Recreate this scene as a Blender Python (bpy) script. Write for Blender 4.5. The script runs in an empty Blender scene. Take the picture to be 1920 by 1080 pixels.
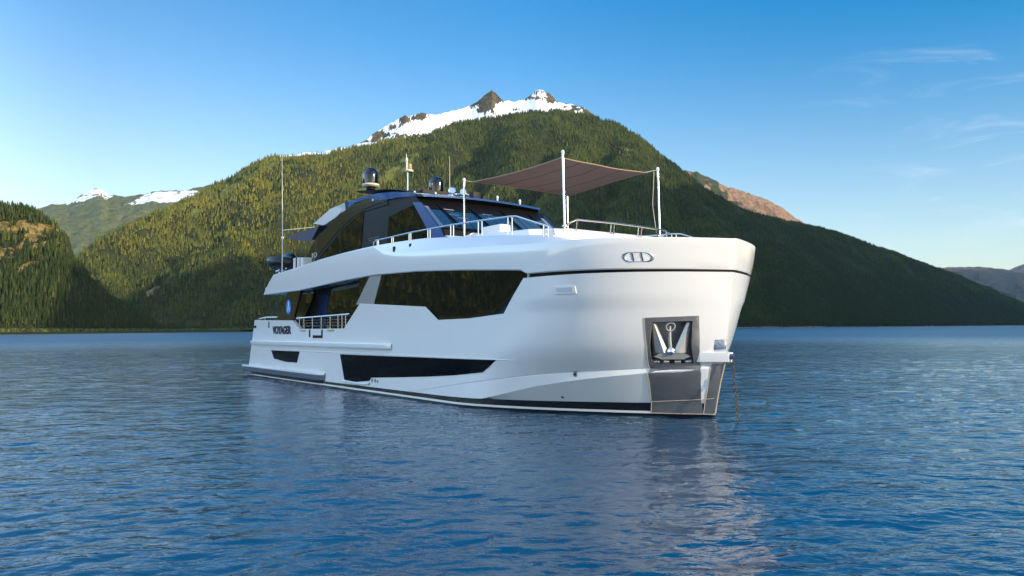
import bpy, bmesh, math, random
import numpy as np
from mathutils import Vector, Matrix

# ------------------------------------------------------------------ scene, camera, sky, sun
scene = bpy.context.scene
C = scene.collection
R = math.radians

cam_d = bpy.data.cameras.new("camera")
cam = bpy.data.objects.new("camera", cam_d)
C.objects.link(cam)
cam_d.sensor_width = 36.0
cam_d.lens = 36.0 * 1384.78 / 1920.0
cam_d.clip_start = 0.1
cam_d.clip_end = 120000.0
PITCH, ROLL = 0.05545695, -0.00720888
c_, s_ = math.cos(PITCH), math.sin(PITCH)
fw = Vector((0, c_, s_)); up0 = Vector((0, -s_, c_)); rt0 = Vector((1, 0, 0))
rt = rt0 * math.cos(ROLL) + up0 * math.sin(ROLL)
up = up0 * math.cos(ROLL) - rt0 * math.sin(ROLL)
m = Matrix((rt, up, -fw)).transposed().to_4x4()
m.translation = Vector((0, 0, 2.4))
cam.matrix_world = m
scene.camera = cam

SUN_EL, SUN_AZ = R(15.0), math.atan2(0.87, -0.493)        # azimuth measured from +Y towards +X
SUN = Vector((math.sin(SUN_AZ) * math.cos(SUN_EL), math.cos(SUN_AZ) * math.cos(SUN_EL), math.sin(SUN_EL)))
sun_d = bpy.data.lights.new("sun", 'SUN')
sun_d.energy = 2.0
sun_d.angle = R(0.5)
sun_d.color = (1.0, 0.83, 0.61)
sun = bpy.data.objects.new("sun", sun_d)
C.objects.link(sun)
sun.rotation_euler = (-SUN).to_track_quat('-Z', 'Y').to_euler()

scene.view_settings.view_transform = 'Standard'
scene.view_settings.look = 'None'
scene.view_settings.exposure = 1.30
scene.view_settings.gamma = 1.0
scene.view_settings.use_curve_mapping = False
scene.cycles.use_denoising = True
scene.cycles.max_bounces = 8
scene.cycles.transparent_max_bounces = 8
scene.cycles.caustics_reflective = False
scene.cycles.caustics_refractive = False
scene.cycles.sample_clamp_indirect = 6.0

world = bpy.data.worlds.new("World")
scene.world = world
world.use_nodes = True
wn, wl = world.node_tree.nodes, world.node_tree.links
bg = wn["Background"]
sky = wn.new("ShaderNodeTexSky")
sky.sky_type = 'NISHITA'
sky.sun_disc = False
sky.sun_elevation = SUN_EL
sky.sun_rotation = SUN_AZ
sky.air_density = 1.0
sky.dust_density = 0.6
sky.ozone_density = 1.6
bg.inputs[1].default_value = 0.15
# thin cirrus drawn out along the wind, denser to the right of the peak
tc = wn.new("ShaderNodeTexCoord")
sep = wn.new("ShaderNodeSeparateXYZ"); wl.new(tc.outputs["Generated"], sep.inputs[0])
def wmath(op, a, b=None, c=None):
    n = wn.new("ShaderNodeMath"); n.operation = op
    for k, v in enumerate((a, b, c)):
        if v is None: continue
        if isinstance(v, (int, float)): n.inputs[k].default_value = v
        else: wl.new(v, n.inputs[k])
    return n.outputs[0]
yy = wmath('MAXIMUM', sep.outputs[1], 0.05)
az = wmath('DIVIDE', sep.outputs[0], yy)
el = wmath('DIVIDE', sep.outputs[2], yy)
shear = wmath('SUBTRACT', el, wmath('MULTIPLY', az, 0.10))
comb = wn.new("ShaderNodeCombineXYZ")
wl.new(wmath('MULTIPLY', az, 5.0), comb.inputs[0]); wl.new(wmath('MULTIPLY', shear, 22.0), comb.inputs[1])
comb.inputs[2].default_value = 3.7
n1 = wn.new("ShaderNodeTexNoise"); n1.inputs["Scale"].default_value = 1.1; n1.inputs["Detail"].default_value = 9
n1.inputs["Roughness"].default_value = 0.62; n1.inputs["Distortion"].default_value = 0.9
wl.new(comb.outputs[0], n1.inputs["Vector"])
def wrange(x, a, b, c, d):
    n = wn.new("ShaderNodeMapRange"); n.interpolation_type = 'SMOOTHSTEP'
    wl.new(x, n.inputs[0])
    for k, v in enumerate((a, b, c, d)): n.inputs[k + 1].default_value = v
    return n.outputs[0]
cl_a = wrange(n1.outputs[0], 0.50, 0.92, 0.0, 0.62)
mask = wmath('MULTIPLY', wrange(az, 0.34, 0.66, 0.0, 1.0), wrange(el, 0.08, 0.2, 0.0, 1.0))
mask = wmath('MULTIPLY', mask, wrange(el, 0.34, 0.42, 1.0, 0.0))
cloud = wmath('MULTIPLY', cl_a, mask)
# the sky is deepest ahead, away from the sun
dotn = wn.new("ShaderNodeVectorMath"); dotn.operation = 'DOT_PRODUCT'
nrmv = wn.new("ShaderNodeVectorMath"); nrmv.operation = 'NORMALIZE'
flat_ = wn.new("ShaderNodeCombineXYZ"); wl.new(sep.outputs[0], flat_.inputs[0]); wl.new(sep.outputs[1], flat_.inputs[1])
wl.new(flat_.outputs[0], nrmv.inputs[0]); wl.new(nrmv.outputs[0], dotn.inputs[0]); dotn.inputs[1].default_value = (.17, .985, 0)
ahead = wrange(dotn.outputs["Value"], -.15, .75, 0.0, 1.0)
hsv = wn.new("ShaderNodeHueSaturation")
high = wrange(sep.outputs[2], .02, .42, 0.0, 1.0)
azc = wmath('MINIMUM', wmath('MAXIMUM', az, -.7), .7)
sat = wmath('ADD', .86, wmath('MULTIPLY', ahead, wmath('ADD', wmath('ADD', .10, wmath('MULTIPLY', azc, .25)), wmath('MULTIPLY', high, .56))))
wl.new(sat, hsv.inputs["Saturation"])
dotl = wn.new("ShaderNodeVectorMath"); dotl.operation = 'DOT_PRODUCT'
wl.new(nrmv.outputs[0], dotl.inputs[0]); dotl.inputs[1].default_value = (-.97, -.24, 0)
glow = wrange(dotl.outputs["Value"], .25, .95, 0.0, 1.7)       # sky lobe added over the left shore to brighten the shaded hull side
val = wmath('MULTIPLY', wmath('MULTIPLY', wmath('ADD', wrange(ahead, 0, 1, 1.0, .73), glow), wrange(sep.outputs[2], .42, .75, 1.0, 1.45)), wmath('SUBTRACT', wmath('SUBTRACT', 1.0, wmath('MULTIPLY', wmath('ABSOLUTE', azc), .22)), wmath('MULTIPLY', wmath('MAXIMUM', wmath('MULTIPLY', azc, -1.0), 0.0), .16)))
wl.new(val, hsv.inputs["Value"])
wl.new(sky.outputs[0], hsv.inputs["Color"])
mixc = wn.new("ShaderNodeMix"); mixc.data_type = 'RGBA'
wl.new(cloud, mixc.inputs[0]); wl.new(hsv.outputs[0], mixc.inputs[6])
mixc.inputs[7].default_value = (3.0, 3.2, 3.5, 1)
tintn = wn.new("ShaderNodeMix"); tintn.data_type = 'RGBA'; tintn.blend_type = 'MULTIPLY'; tintn.inputs[0].default_value = 1.0
wl.new(mixc.outputs[2], tintn.inputs[6]); tintn.inputs[7].default_value = (1.0, .99, 1.0, 1)
wl.new(tintn.outputs[2], bg.inputs[0])

# ------------------------------------------------------------------ materials
MATS = {}
def mat(name, color=(0.5, 0.5, 0.5), rough=0.5, metal=0.0, spec=0.5, coat=0.0, vary=0.0, vscale=3.0, bump=0.0, bscale=40.0, ior=1.5):
    if name in MATS: return MATS[name]
    mt = bpy.data.materials.new(name); mt.use_nodes = True
    nt = mt.node_tree; b = nt.nodes["Principled BSDF"]
    b.inputs["Base Color"].default_value = (*color, 1)
    b.inputs["Roughness"].default_value = rough
    b.inputs["Metallic"].default_value = metal
    b.inputs["Specular IOR Level"].default_value = spec
    b.inputs["Coat Weight"].default_value = coat
    b.inputs["Coat Roughness"].default_value = 0.05
    b.inputs["IOR"].default_value = ior
    t = nt.nodes.new("ShaderNodeTexCoord")
    if vary > 0:
        n = nt.nodes.new("ShaderNodeTexNoise"); n.inputs["Scale"].default_value = vscale; n.inputs["Detail"].default_value = 6
        nt.links.new(t.outputs["Object"], n.inputs["Vector"])
        mx = nt.nodes.new("ShaderNodeMix"); mx.data_type = 'RGBA'
        mx.inputs[6].default_value = (*[c * (1 - vary) for c in color], 1)
        mx.inputs[7].default_value = (*[min(1, c * (1 + vary)) for c in color], 1)
        nt.links.new(n.outputs[0], mx.inputs[0]); nt.links.new(mx.outputs[2], b.inputs["Base Color"])
    if bump > 0:
        n2 = nt.nodes.new("ShaderNodeTexNoise"); n2.inputs["Scale"].default_value = bscale; n2.inputs["Detail"].default_value = 3
        nt.links.new(t.outputs["Object"], n2.inputs["Vector"])
        bp = nt.nodes.new("ShaderNodeBump"); bp.inputs["Distance"].default_value = bump
        nt.links.new(n2.outputs[0], bp.inputs["Height"]); nt.links.new(bp.outputs[0], b.inputs["Normal"])
    MATS[name] = mt
    return mt
WHITE = mat("white_gelcoat", (0.71, 0.71, 0.70), 0.20, coat=0.6, vary=0.02, vscale=1.2, bump=0.004, bscale=.9)
BLACK = mat("black_antifouling", (0.006, 0.006, 0.009), 0.25, coat=0.3)
STRIPE = mat("white_pinstripe", (0.75, 0.72, 0.66), 0.4)
GLASS = mat("tinted_glass", (0.004, 0.005, 0.006), 0.02, spec=.7, bump=0.0012, bscale=0.7, ior=1.6)
NAVYGLASS = mat("dark_hull_glass", (0.002, 0.003, 0.006), 0.06, spec=0.06, ior=1.45)
BROWN = mat("bronze_panel", (0.020, 0.017, 0.013), 0.12, coat=0.3, ior=1.55, spec=0.6)
BLACKP = mat("black_trim", (0.005, 0.005, 0.006), 0.5, spec=.2)
SILVER = mat("silver_panel", (0.34, 0.34, 0.32), 0.35, metal=0.4)
STEEL = mat("stainless_steel", (0.62, 0.585, 0.55), 0.20, metal=1.0)
DULL = mat("brushed_steel_plate", (0.20, 0.205, 0.215), 0.40, metal=0.6, vary=0.22, vscale=2.2, bump=0.003, bscale=9)
POLISH = mat("polished_steel", (0.80, 0.80, 0.82), 0.10, metal=1.0, bump=0.004, bscale=14)
ROOFBLUE = mat("dark_blue_gloss", (0.012, 0.075, 0.26), 0.10, coat=1.0, spec=0.9)
DKBLUE = mat("navy_paint", (0.006, 0.05, 0.20), 0.3, coat=0.2)
SOFFIT = mat("tan_soffit", (0.22, 0.17, 0.12), 0.5)
BLUE = mat("blue_emblem", (0.01, 0.16, 0.62), 0.35)
PALEBLUE = mat("pale_blue_emblem", (0.45, 0.68, 0.9), 0.4)
GREYU = mat("grey_blue_underside", (0.07, 0.085, 0.11), 0.35)
FABRIC = mat("taupe_mesh_fabric", (0.215, 0.128, 0.098), 0.85, vary=0.10, vscale=1.6, bump=0.012, bscale=2.2)
FABRIC2 = mat("slate_fabric", (0.075, 0.065, 0.10), 0.85, vary=0.1)
RUBBER = mat("black_rubber", (0.008, 0.008, 0.010), 0.38, coat=0.15)
CUSHION = mat("white_cushion", (0.80, 0.78, 0.74), 0.7, vary=0.04)
CREAM = mat("cream_plastic", (0.72, 0.66, 0.52), 0.5)
BROWNRUST = mat("rusty_steel", (0.10, 0.068, 0.05), 0.55, metal=0.4, vary=0.3, vscale=12)
ORANGE = mat("orange_strap", (0.5, 0.2, 0.05), 0.6)
GREYMET = mat("grey_anchor_steel", (0.46, 0.455, 0.44), 0.38, metal=0.4, vary=0.2, vscale=6)

# ------------------------------------------------------------------ mesh helpers
class MB:
    def __init__(s): s.v = []; s.f = []; s.mi = []; s.cur = 0
    def add(s, vs, fs):
        o = len(s.v); s.v += [tuple(p) for p in vs]; s.f += [[i + o for i in f] for f in fs]; s.mi += [s.cur] * len(fs)
    def grid(s, rows, close=False):
        n = len(rows[0]); vs = [p for r in rows for p in r]; fs = []
        for i in range(len(rows) - 1):
            for j in range(n - (0 if close else 1)):
                k = (j + 1) % n
                fs.append((i * n + j, i * n + k, (i + 1) * n + k, (i + 1) * n + j))
        s.add(vs, fs)
    def tube(s, pts, r, n=8, cap=True):
        pts = [Vector(p) for p in pts]; rows = []
        rr = r if isinstance(r, (list, tuple)) else [r] * len(pts)
        prev = None
        for i, p in enumerate(pts):
            t = (pts[min(i + 1, len(pts) - 1)] - pts[max(i - 1, 0)]).normalized()
            a = prev if prev is not None else (Vector((0, 0, 1)) if abs(t.z) < 0.9 else Vector((1, 0, 0)))
            x = (a - t * a.dot(t)).normalized(); y = t.cross(x); prev = x
            rows.append([p + (x * math.cos(2 * math.pi * k / n) + y * math.sin(2 * math.pi * k / n)) * rr[i] for k in range(n)])
        s.grid(rows, True)
        if cap:
            for row in (rows[0], rows[-1]): s.add(row, [tuple(range(n))])
    def lathe(s, prof, c, n=20, axis=None):
        rows = []
        q = (Vector((0, 0, 1)).rotation_difference(Vector(axis))) if axis else None
        for r, z in prof:
            row = []
            for k in range(n):
                p = Vector((r * math.cos(2 * math.pi * k / n), r * math.sin(2 * math.pi * k / n), z))
                if q: p = q @ p
                row.append(p + Vector(c))
            rows.append(row)
        s.grid(rows, True)
        s.add(rows[0], [tuple(range(n))]); s.add(rows[-1], [tuple(range(n))])
    def box(s, a, b, bev=0.0):
        (x0, y0, z0), (x1, y1, z1) = a, b
        if bev <= 0:
            vs = [(x, y, z) for z in (z0, z1) for x, y in ((x0, y0), (x1, y0), (x1, y1), (x0, y1))]
            s.add(vs, [(0, 3, 2, 1), (4, 5, 6, 7), (0, 1, 5, 4), (1, 2, 6, 5), (2, 3, 7, 6), (3, 0, 4, 7)])
        else:
            bm = bmesh.new(); bmesh.ops.create_cube(bm, size=1)
            for v in bm.verts: v.co = Vector(((x0 + x1) / 2 + v.co.x * (x1 - x0), (y0 + y1) / 2 + v.co.y * (y1 - y0), (z0 + z1) / 2 + v.co.z * (z1 - z0)))
            bmesh.ops.bevel(bm, geom=bm.edges[:], offset=bev, segments=3, affect='EDGES', profile=0.6)
            bm.verts.index_update()
            s.add([v.co.copy() for v in bm.verts], [[v.index for v in f.verts] for f in bm.faces]); bm.free()
    def prism(s, poly, y0, y1, f=None):          # polygon in (x, z), extruded from y0 to y1
        n = len(poly)
        vs = [(x, y0, z) for x, z in poly] + [(x, y1, z) for x, z in poly]
        s.add(vs, [tuple(range(n)), tuple(range(n, 2 * n))] + [(i, (i + 1) % n, (i + 1) % n + n, i + n) for i in range(n)])
    def mirror(s):
        o = len(s.v); k = len(s.f)
        s.v += [(x, -y, z) for x, y, z in s.v[:o]]; s.f += [[i + o for i in reversed(f)] for f in s.f[:k]]; s.mi += s.mi[:k]
    def build(s, name, mats, parent=None, sharp=0.55, smooth=True, merge=0.0005):
        me = bpy.data.meshes.new(name)
        me.from_pydata(s.v, [], s.f)
        for mt in (mats if isinstance(mats, (list, tuple)) else [mats]): me.materials.append(mt)
        me.polygons.foreach_set("material_index", s.mi)
        bm = bmesh.new(); bm.from_mesh(me)
        if merge: bmesh.ops.remove_doubles(bm, verts=bm.verts[:], dist=merge)
        bmesh.ops.recalc_face_normals(bm, faces=bm.faces[:])
        for f in bm.faces: f.smooth = smooth
        for e in bm.edges:
            if len(e.link_faces) == 2 and e.calc_face_angle(0) > sharp: e.smooth = False
        bm.to_mesh(me); bm.free()
        o = bpy.data.objects.new(name, me); C.objects.link(o)
        if parent is not None: o.parent = parent
        return o
def tag(o, label=None, cat=None, group=None, kind=None):
    if label: o["label"] = label
    if cat: o["category"] = cat
    if group: o["group"] = group
    if kind: o["kind"] = kind
    return o
def empty(name, loc=(0, 0, 0), rz=0.0):
    o = bpy.data.objects.new(name, None); C.objects.link(o)
    o.location = loc; o.rotation_euler = (0, 0, rz); o.empty_display_size = 0.5
    return o
def split_loose(o):
    """turn each connected piece of a mesh into an object of its own"""
    me = o.data; n = len(me.vertices); par = list(range(n))
    def find(i):
        while par[i] != i: par[i] = par[par[i]]; i = par[i]
        return i
    for e in me.edges:
        a, b = find(e.vertices[0]), find(e.vertices[1])
        if a != b: par[a] = b
    roots = sorted({find(i) for i in range(n)})
    for r in roots[1:]:
        bm = bmesh.new(); bm.from_mesh(me); bm.verts.ensure_lookup_table()
        bmesh.ops.delete(bm, geom=[v for v in bm.verts if find(v.index) != r], context='VERTS')
        m2 = bpy.data.meshes.new(o.name.split(".")[0]); bm.to_mesh(m2); bm.free()
        for mt in me.materials: m2.materials.append(mt)
        q = bpy.data.objects.new(m2.name, m2); C.objects.link(q); q.parent = o.parent
    if len(roots) > 1:
        bm = bmesh.new(); bm.from_mesh(me); bm.verts.ensure_lookup_table()
        bmesh.ops.delete(bm, geom=[v for v in bm.verts if find(v.index) != roots[0]], context='VERTS')
        bm.to_mesh(me); bm.free()
def lerp(x, xs, ys): return float(np.interp(x, xs, ys))

# ------------------------------------------------------------------ YACHT  (x forward from the stem, y to port, z up from the water)
HEAD = 0.927999
BOAT_LOC = (5.3561, 19.76862, 0.0)
def on_boat(o):
    o.location = BOAT_LOC; o.rotation_euler = (0, 0, -HEAD); return o
yacht = on_boat(empty("yacht"))
tag(yacht, "large white motor yacht at anchor with black windows and a blunt bow", "yacht")

def stem_x(z): return lerp(z, [-1, 0, 1.9, 3.8, 4.7, 6], [-0.2, 0, .43, .70, .86, 0.95])
def fullness(z): return lerp(z, [0, .5, 1.2, 1.9, 2.4, 3.86, 4.72], [1.48, 1.6, 2.2, 3.4, 3.95, 5.2, 5.5])
def half(u, z):
    t = min(max((stem_x(z) - u) / 7.0, 0.0), 1.0)
    b = (3.70 + .06 * min(max(z / 4.6, 0), 1)) * (1 - (1 - t) ** fullness(z))
    if u < -18: b -= 0.12 * ((-18 - u) / 10) ** 2
    return b
ST = [0, -.02, -.05, -.1, -.16, -.24, -.34, -.46, -.6, -.76, -.94, -1.15, -1.4, -1.7, -2.05, -2.4, -2.8, -3.05, -3.24, -3.38, -3.51, -3.83, -4.1, -4.37, -4.7, -5.05,
      -5.4, -5.7, -6.13, -6.6, -7.2, -7.93, -8.73, -9.24, -10, -10.77, -11.6, -12.45, -13, -13.37, -13.74, -14.3, -15.24, -16, -17, -17.5, -18.2, -19, -20.07, -20.5, -21.02, -22, -23, -23.47]
ST_H = ST + [-24.3, -25.1, -25.9, -26.7]
def place(U, z, tran=True):
    u = U + stem_x(z) * min(max(1 + U / 3.0, 0), 1)
    if tran: u -= (3.0 - z) * 0.44 * min(max((-24 - U) / 2.7, 0), 1)
    return u
XT = [-26.7, -21.02, -20.07, -15.24, -13.74, -8.73, -7.93, -6.13, -4.37, -3.38, 0]
YT = [2.97, 2.87, 2.47, 2.47, 3.43, 3.16, 2.71, 2.73, 2.84, 3.79, 3.84]
def ztop(U): return lerp(U, XT, YT)
def boot(U): return lerp(U, [-18, -7.7, -5.8, -4.2, -2.8, -1.26, 0], [.25, .29, .32, .34, .36, .38, .39])
def zchine(U): return max(boot(U) + .004, lerp(U, [-7.2, -6.4, -5.64, -3.85, -2.35, -1.03, -.4, 0], [.2, .25, .34, .77, 1.04, 1.23, 1.30, 1.33]))
def zgroove(U): return max(zchine(U) + .004, lerp(U, [-11, -9.45, -5.75, -3.8, -2.34, -1.04, 0], [.1, .33, .84, 1.10, 1.24, 1.34, 1.41]))
def chine_out(U): return .15 * lerp(U, [-7, -5.6, -1.2, -.3, 0], [0, .8, 1, .5, 0])
def hull_rows(U):
    g = zgroove(U); cr = max(1.45, g + .10) if U > -4 else 1.45
    zt = ztop(U)
    out = []
    co = chine_out(U); gd = .03 if U > -9.3 else 0.0
    gd *= min(1, -U / .3)
    out.append(("h", boot(U), 0.0)); out.append(("h", zchine(U), co)); out.append(("h", g - .02 if g - .02 > zchine(U) else g - .002, 0.006 + gd * .2))
    out.append(("h", g, -gd * .7)); out.append(("h", g + .025, gd * .3))
    for k in np.linspace(0, 1, 15):
        z = cr + (zt - cr) * k
        out.append(("h", z, .07 * min(max((z - 2.93) / .22, 0), 1) * min(max((U + 6) / 3, 0), 1) * min(1, -U / .5)))
    return out
# anchor pocket opening (on the starboard bow)
PK_U0, PK_U1, PK_Z0, PK_Z1 = -1.02, -.24, 1.44, 2.59
def hull_strip(rowsf, sides=(-1, 1), stations=ST_H, hole=False):
    b = MB()
    for sd in sides:
        rows = []
        for U in stations:
            row = []
            for (_, z, off) in rowsf(U):
                u = place(U, z); bb = half(u, z)
                row.append((u, sd * max(bb + (off if bb > 0.02 else 0), 0.0), z))
            rows.append(row)
        b.grid(rows)
    return b
hb = hull_strip(hull_rows)
# transom and bulwark inner faces
tr = [(place(-26.7, z), z) for (_, z, o) in hull_rows(-26.7)]
for (u0, z0), (u1, z1) in zip(tr[:-1], tr[1:]):
    hb.add([(u0, -half(u0, z0), z0), (u0, half(u0, z0), z0), (u1, half(u1, z1), z1), (u1, -half(u1, z1), z1)], [(0, 1, 2, 3)])
for sd in (-1, 1):
    rows = []
    for U in ST_H:
        if U > -13: continue
        zt = ztop(U); u = place(U, zt); bb = half(u, zt)
        rows.append([(u, sd * bb, zt), (u, sd * (bb - .16), zt + .005), (u, sd * (bb - .16), 1.85)])
    hb.grid(rows)
hull = hb.build("hull", WHITE, yacht, sharp=0.30)
# cut the pocket opening out of the hull skin
def cut_hole(o, sd, poly):
    bm = bmesh.new(); bm.from_mesh(o.data)
    us = [p[0] for p in poly]; zs = [p[1] for p in poly]
    def near(f):
        c = f.calc_center_median(); return c.y * sd > 0.02 and min(us) - 1.0 < c.x < max(us) + 1.0 and min(zs) - 1 < c.z < max(zs) + 1
    sel = [f for f in bm.faces if near(f)]
    def inside(c):
        r = False
        for (x0, z0), (x1, z1) in zip(poly, poly[1:] + poly[:1]):
            if (z0 > c.z) != (z1 > c.z) and c.x < (x1 - x0) * (c.z - z0) / (z1 - z0) + x0: r = not r
        return r
    for (x0, z0), (x1, z1) in zip(poly, poly[1:] + poly[:1]):
        geom = set(sel) | {e for f in sel for e in f.edges} | {v for f in sel for v in f.verts}
        r = bmesh.ops.bisect_plane(bm, geom=list(geom), plane_co=(x0, 0, z0), plane_no=(z1 - z0, 0, x0 - x1))
        sel = [g for g in r["geom"] if isinstance(g, bmesh.types.BMFace)]
    kill = [f for f in bm.faces if near(f) and inside(f.calc_center_median())]
    bmesh.ops.delete(bm, geom=kill, context='FACES')
    bm.to_mesh(o.data); bm.free()
HOLE = [(-.51, 2.55), (.075, 2.575), (-.135, 1.46), (-.85, 1.45)]
cut_hole(hull, -1, HOLE)
hull_strip(lambda U: [("h", .15, .002), ("h", boot(U), .002)]).build("boot_stripe", BLACK, hull)
hull_strip(lambda U: [("h", .085, .012), ("h", .15, .012)]).build("waterline_stripe", STRIPE, hull)
hull_strip(lambda U: [("h", -.9, -.4), ("h", -.3, -.05), ("h", .085, .0)]).build("antifouling", BLACK, hull)

def skin(u, z):
    """half breadth of the built hull skin at (u, z): the loft rows, interpolated"""
    U = u
    for _ in range(12): U += u - place(U, z)
    U = min(max(U, -26.7), 0.0)
    # neighbouring stations of the loft
    k = 0
    while k < len(ST_H) - 2 and ST_H[k + 1] > U: k += 1
    f = (U - ST_H[k]) / (ST_H[k + 1] - ST_H[k])
    res = 0.0
    for kk, w in ((k, 1 - f), (k + 1, f)):
        Us = ST_H[kk]; zs, bs = [.0], [half(place(Us, 0.0), 0.0)]
        for _, zz, off in hull_rows(Us):
            bb = half(place(Us, zz), zz); zs.append(zz); bs.append(max(bb + (off if bb > .02 else 0), 0))
        res += w * (float(np.interp(z, zs, bs)) if z <= zs[-1] else half(u, z))
    return res
# --- flat panels that follow the hull skin
def panel(name, poly, mt, parent, surf, off=.006, thick=.03, sides=(-1,), step=.3, z_step=None):
    bm = bmesh.new()
    vs = [bm.verts.new((u, 0, z)) for u, z in poly]
    bm.faces.new(vs)
    us = [p[0] for p in poly]; zs = [p[1] for p in poly]
    k = math.floor(min(us) / step) * step
    while k < max(us):
        bmesh.ops.bisect_plane(bm, geom=bm.faces[:] + bm.edges[:] + bm.verts[:], plane_co=(k, 0, 0), plane_no=(1, 0, 0)); k += step
    zst = z_step or max(step, .25)
    k = math.floor(min(zs) / zst) * zst
    while k < max(zs):
        bmesh.ops.bisect_plane(bm, geom=bm.faces[:] + bm.edges[:] + bm.verts[:], plane_co=(0, 0, k), plane_no=(0, 0, 1)); k += zst
    bmesh.ops.triangulate(bm, faces=bm.faces[:])
    ext = bmesh.ops.extrude_face_region(bm, geom=bm.faces[:])
    inner = {g for g in ext["geom"] if isinstance(g, bmesh.types.BMVert)}
    bm.verts.index_update()
    co = [(v.co.x, surf(v.co.x, v.co.z) + (off if v in inner else off - thick), v.co.z) for v in bm.verts]
    fs = [[v.index for v in f.verts] for f in bm.faces]
    bm.free()
    for sd in reversed(sides):
        b = MB(); b.add([(x, sd * max(y, 0.0), z) for x, y, z in co], fs)
        o = b.build(name, mt, parent, sharp=0.5)
    return o
def hull_surf(u, z): return skin(u, z)
LW = [(-15.62, 1.43), (-4.89, 1.50), (-5.57, 1.12), (-7.0, .97), (-8.72, .85), (-10.8, .73), (-12.82, .62), (-12.97, .49), (-14.13, .39), (-15.22, .42)]
SW = [(-23.98, 1.43), (-20.08, 1.45), (-20.42, .93), (-21.97, .93), (-23.58, 1.04)]
def grow(poly, d):
    cx = sum(p[0] for p in poly) / len(poly); cz = sum(p[1] for p in poly) / len(poly)
    return [(x + d * (1 if x > cx else -1) * 1.0, z + d * (1 if z > cz else -1)) for x, z in poly]
for nm, P_ in (("hull_window", LW), ("hull_window", SW)):
    wdw = panel(nm, P_, NAVYGLASS, hull, hull_surf, .012, .04, (-1, 1))
# sill lips below the big hull window and the crease strip along its head
b = MB()
for sd in (-1, 1):
    rows = []
    for u, z in [(-15.35, .41), (-14.9, .385), (-14.13, .365), (-13.4, .39), (-12.93, .44)]:
        hh = half(u, z); rows.append([(u, sd * (hh - .01), z), (u, sd * (hh + .06), z - .03), (u, sd * (hh + .05), z - .07), (u, sd * (hh - .01), z - .10)])
    b.grid(rows)
    rows = []
    for u in np.linspace(-26.9, -4.1, 60):
        z = 1.465 + .05 * (u + 26.9) / 22; hh = half(u, z); w = .02 if u < -4.6 else .004
        rows.append([(u, sd * (hh - .01), z + .02), (u, sd * (hh + w), z + .012), (u, sd * (hh + w), z - .006), (u, sd * (hh - .01), z - .018)])
    b.grid(rows)
b.build("style_line", WHITE, hull)
# rub rail
b = MB()
for sd in (-1, 1):
    rows = []
    for u in list(np.linspace(-26.95, -11.45, 40)) + [-11.3, -11.2, -11.14]:
        o = .17 if u < -11.4 else .17 * max(0.1, (-11.14 - u) / .26) + .02
        hh = half(u, 1.8)
        rows.append([(u, sd * (hh - .02), 1.90), (u, sd * (hh + o * .55), 1.905), (u, sd * (hh + o * .92), 1.875), (u, sd * (hh + o), 1.80), (u, sd * (hh + o * .85), 1.73), (u, sd * (hh + o * .4), 1.69), (u, sd * (hh - .02), 1.66)])
    b.grid(rows)
b.build("rub_rail", WHITE, hull)
# swim platform and its side wings
b = MB()
U_ = list(np.linspace(-28.05, -17.75, 30)) + [-17.5, -17.3, -17.15]
def plat_b(u): return half(max(u, -26.5), .5) + .25 * min(1, (-17.05 - u) / .5)
for sd in (-1, 1):
    b.cur = 0
    b.grid([[(u, sd * (half(max(u, -27.0), .5) - .1) if u > -27.2 else 0, .60), (u, sd * (plat_b(u) - .04), .60), (u, sd * plat_b(u), .575), (u, sd * plat_b(u), .52), (u, sd * (plat_b(u) - .02), .505)] for u in U_])
    b.cur = 1
    b.grid([[(u, sd * (plat_b(u) - .02), .505), (u - 0.02, sd * (plat_b(u) - .03), .30), (min(u, -17.5), sd * (plat_b(u) - .28), .10), (min(u, -17.6), sd * (half(max(u, -26.5), .1) - .3) if u > -27.2 else 0, .08)] for u in U_])
w_ = plat_b(-28.05)
b.cur = 0; b.add([(-28.05, -w_, .60), (-28.05, w_, .60), (-28.07, w_, .50), (-28.07, -w_, .50)], [(0, 1, 2, 3)])
b.cur = 1; b.add([(-28.05, -w_ + .02, .505), (-28.05, w_ - .02, .505), (-27.9, w_ - .3, .1), (-27.9, -w_ + .3, .1)], [(0, 1, 2, 3)])
b.build("swim_platform", [WHITE, GREYU], yacht)
b = MB(); b.prism([(-27.9, .20), (-26.9, .20), (-26.9, .26), (-27.7, .28)], -3.75, -3.35); b.mirror(); b.build("trim_fin", WHITE, yacht)

# --- name, emblem, draft marks
def lettering(name, text, u0, z0, size, mt, parent, surf, off=.02, width=None, bold=.0, wy=1.0):
    cu = bpy.data.curves.new(name, 'FONT'); cu.body = text; cu.size = size; cu.extrude = .006; cu.offset = bold
    o = bpy.data.objects.new(name, cu); C.objects.link(o)
    dg = bpy.context.evaluated_depsgraph_get(); me = bpy.data.meshes.new_from_object(o.evaluated_get(dg))
    bpy.data.objects.remove(o)
    xs = [v.co.x for v in me.vertices]; sx = (width / (max(xs) - min(xs))) if width else 1.0; x0 = min(xs)
    for v in me.vertices:
        u = u0 + (v.co.x - x0) * sx; z = z0 + v.co.y * wy
        v.co = Vector((u, -(surf(u, z) + off + v.co.z), z))
    me.materials.clear(); me.materials.append(mt)
    me.name = name
    q = bpy.data.objects.new(name, me); C.objects.link(q); q.parent = parent
    return q
INK = mat("navy_lettering", (0.008, 0.014, 0.03), 0.4)
lettering("name_lettering", "VOYAGER", -23.75, 2.26, .50, INK, hull, hull_surf, width=2.6, bold=.022)
split_loose(lettering("draft_mark", "1 1 ı", -12.75, .47, .17, INK, hull, hull_surf, width=.5, bold=.004))

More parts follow.
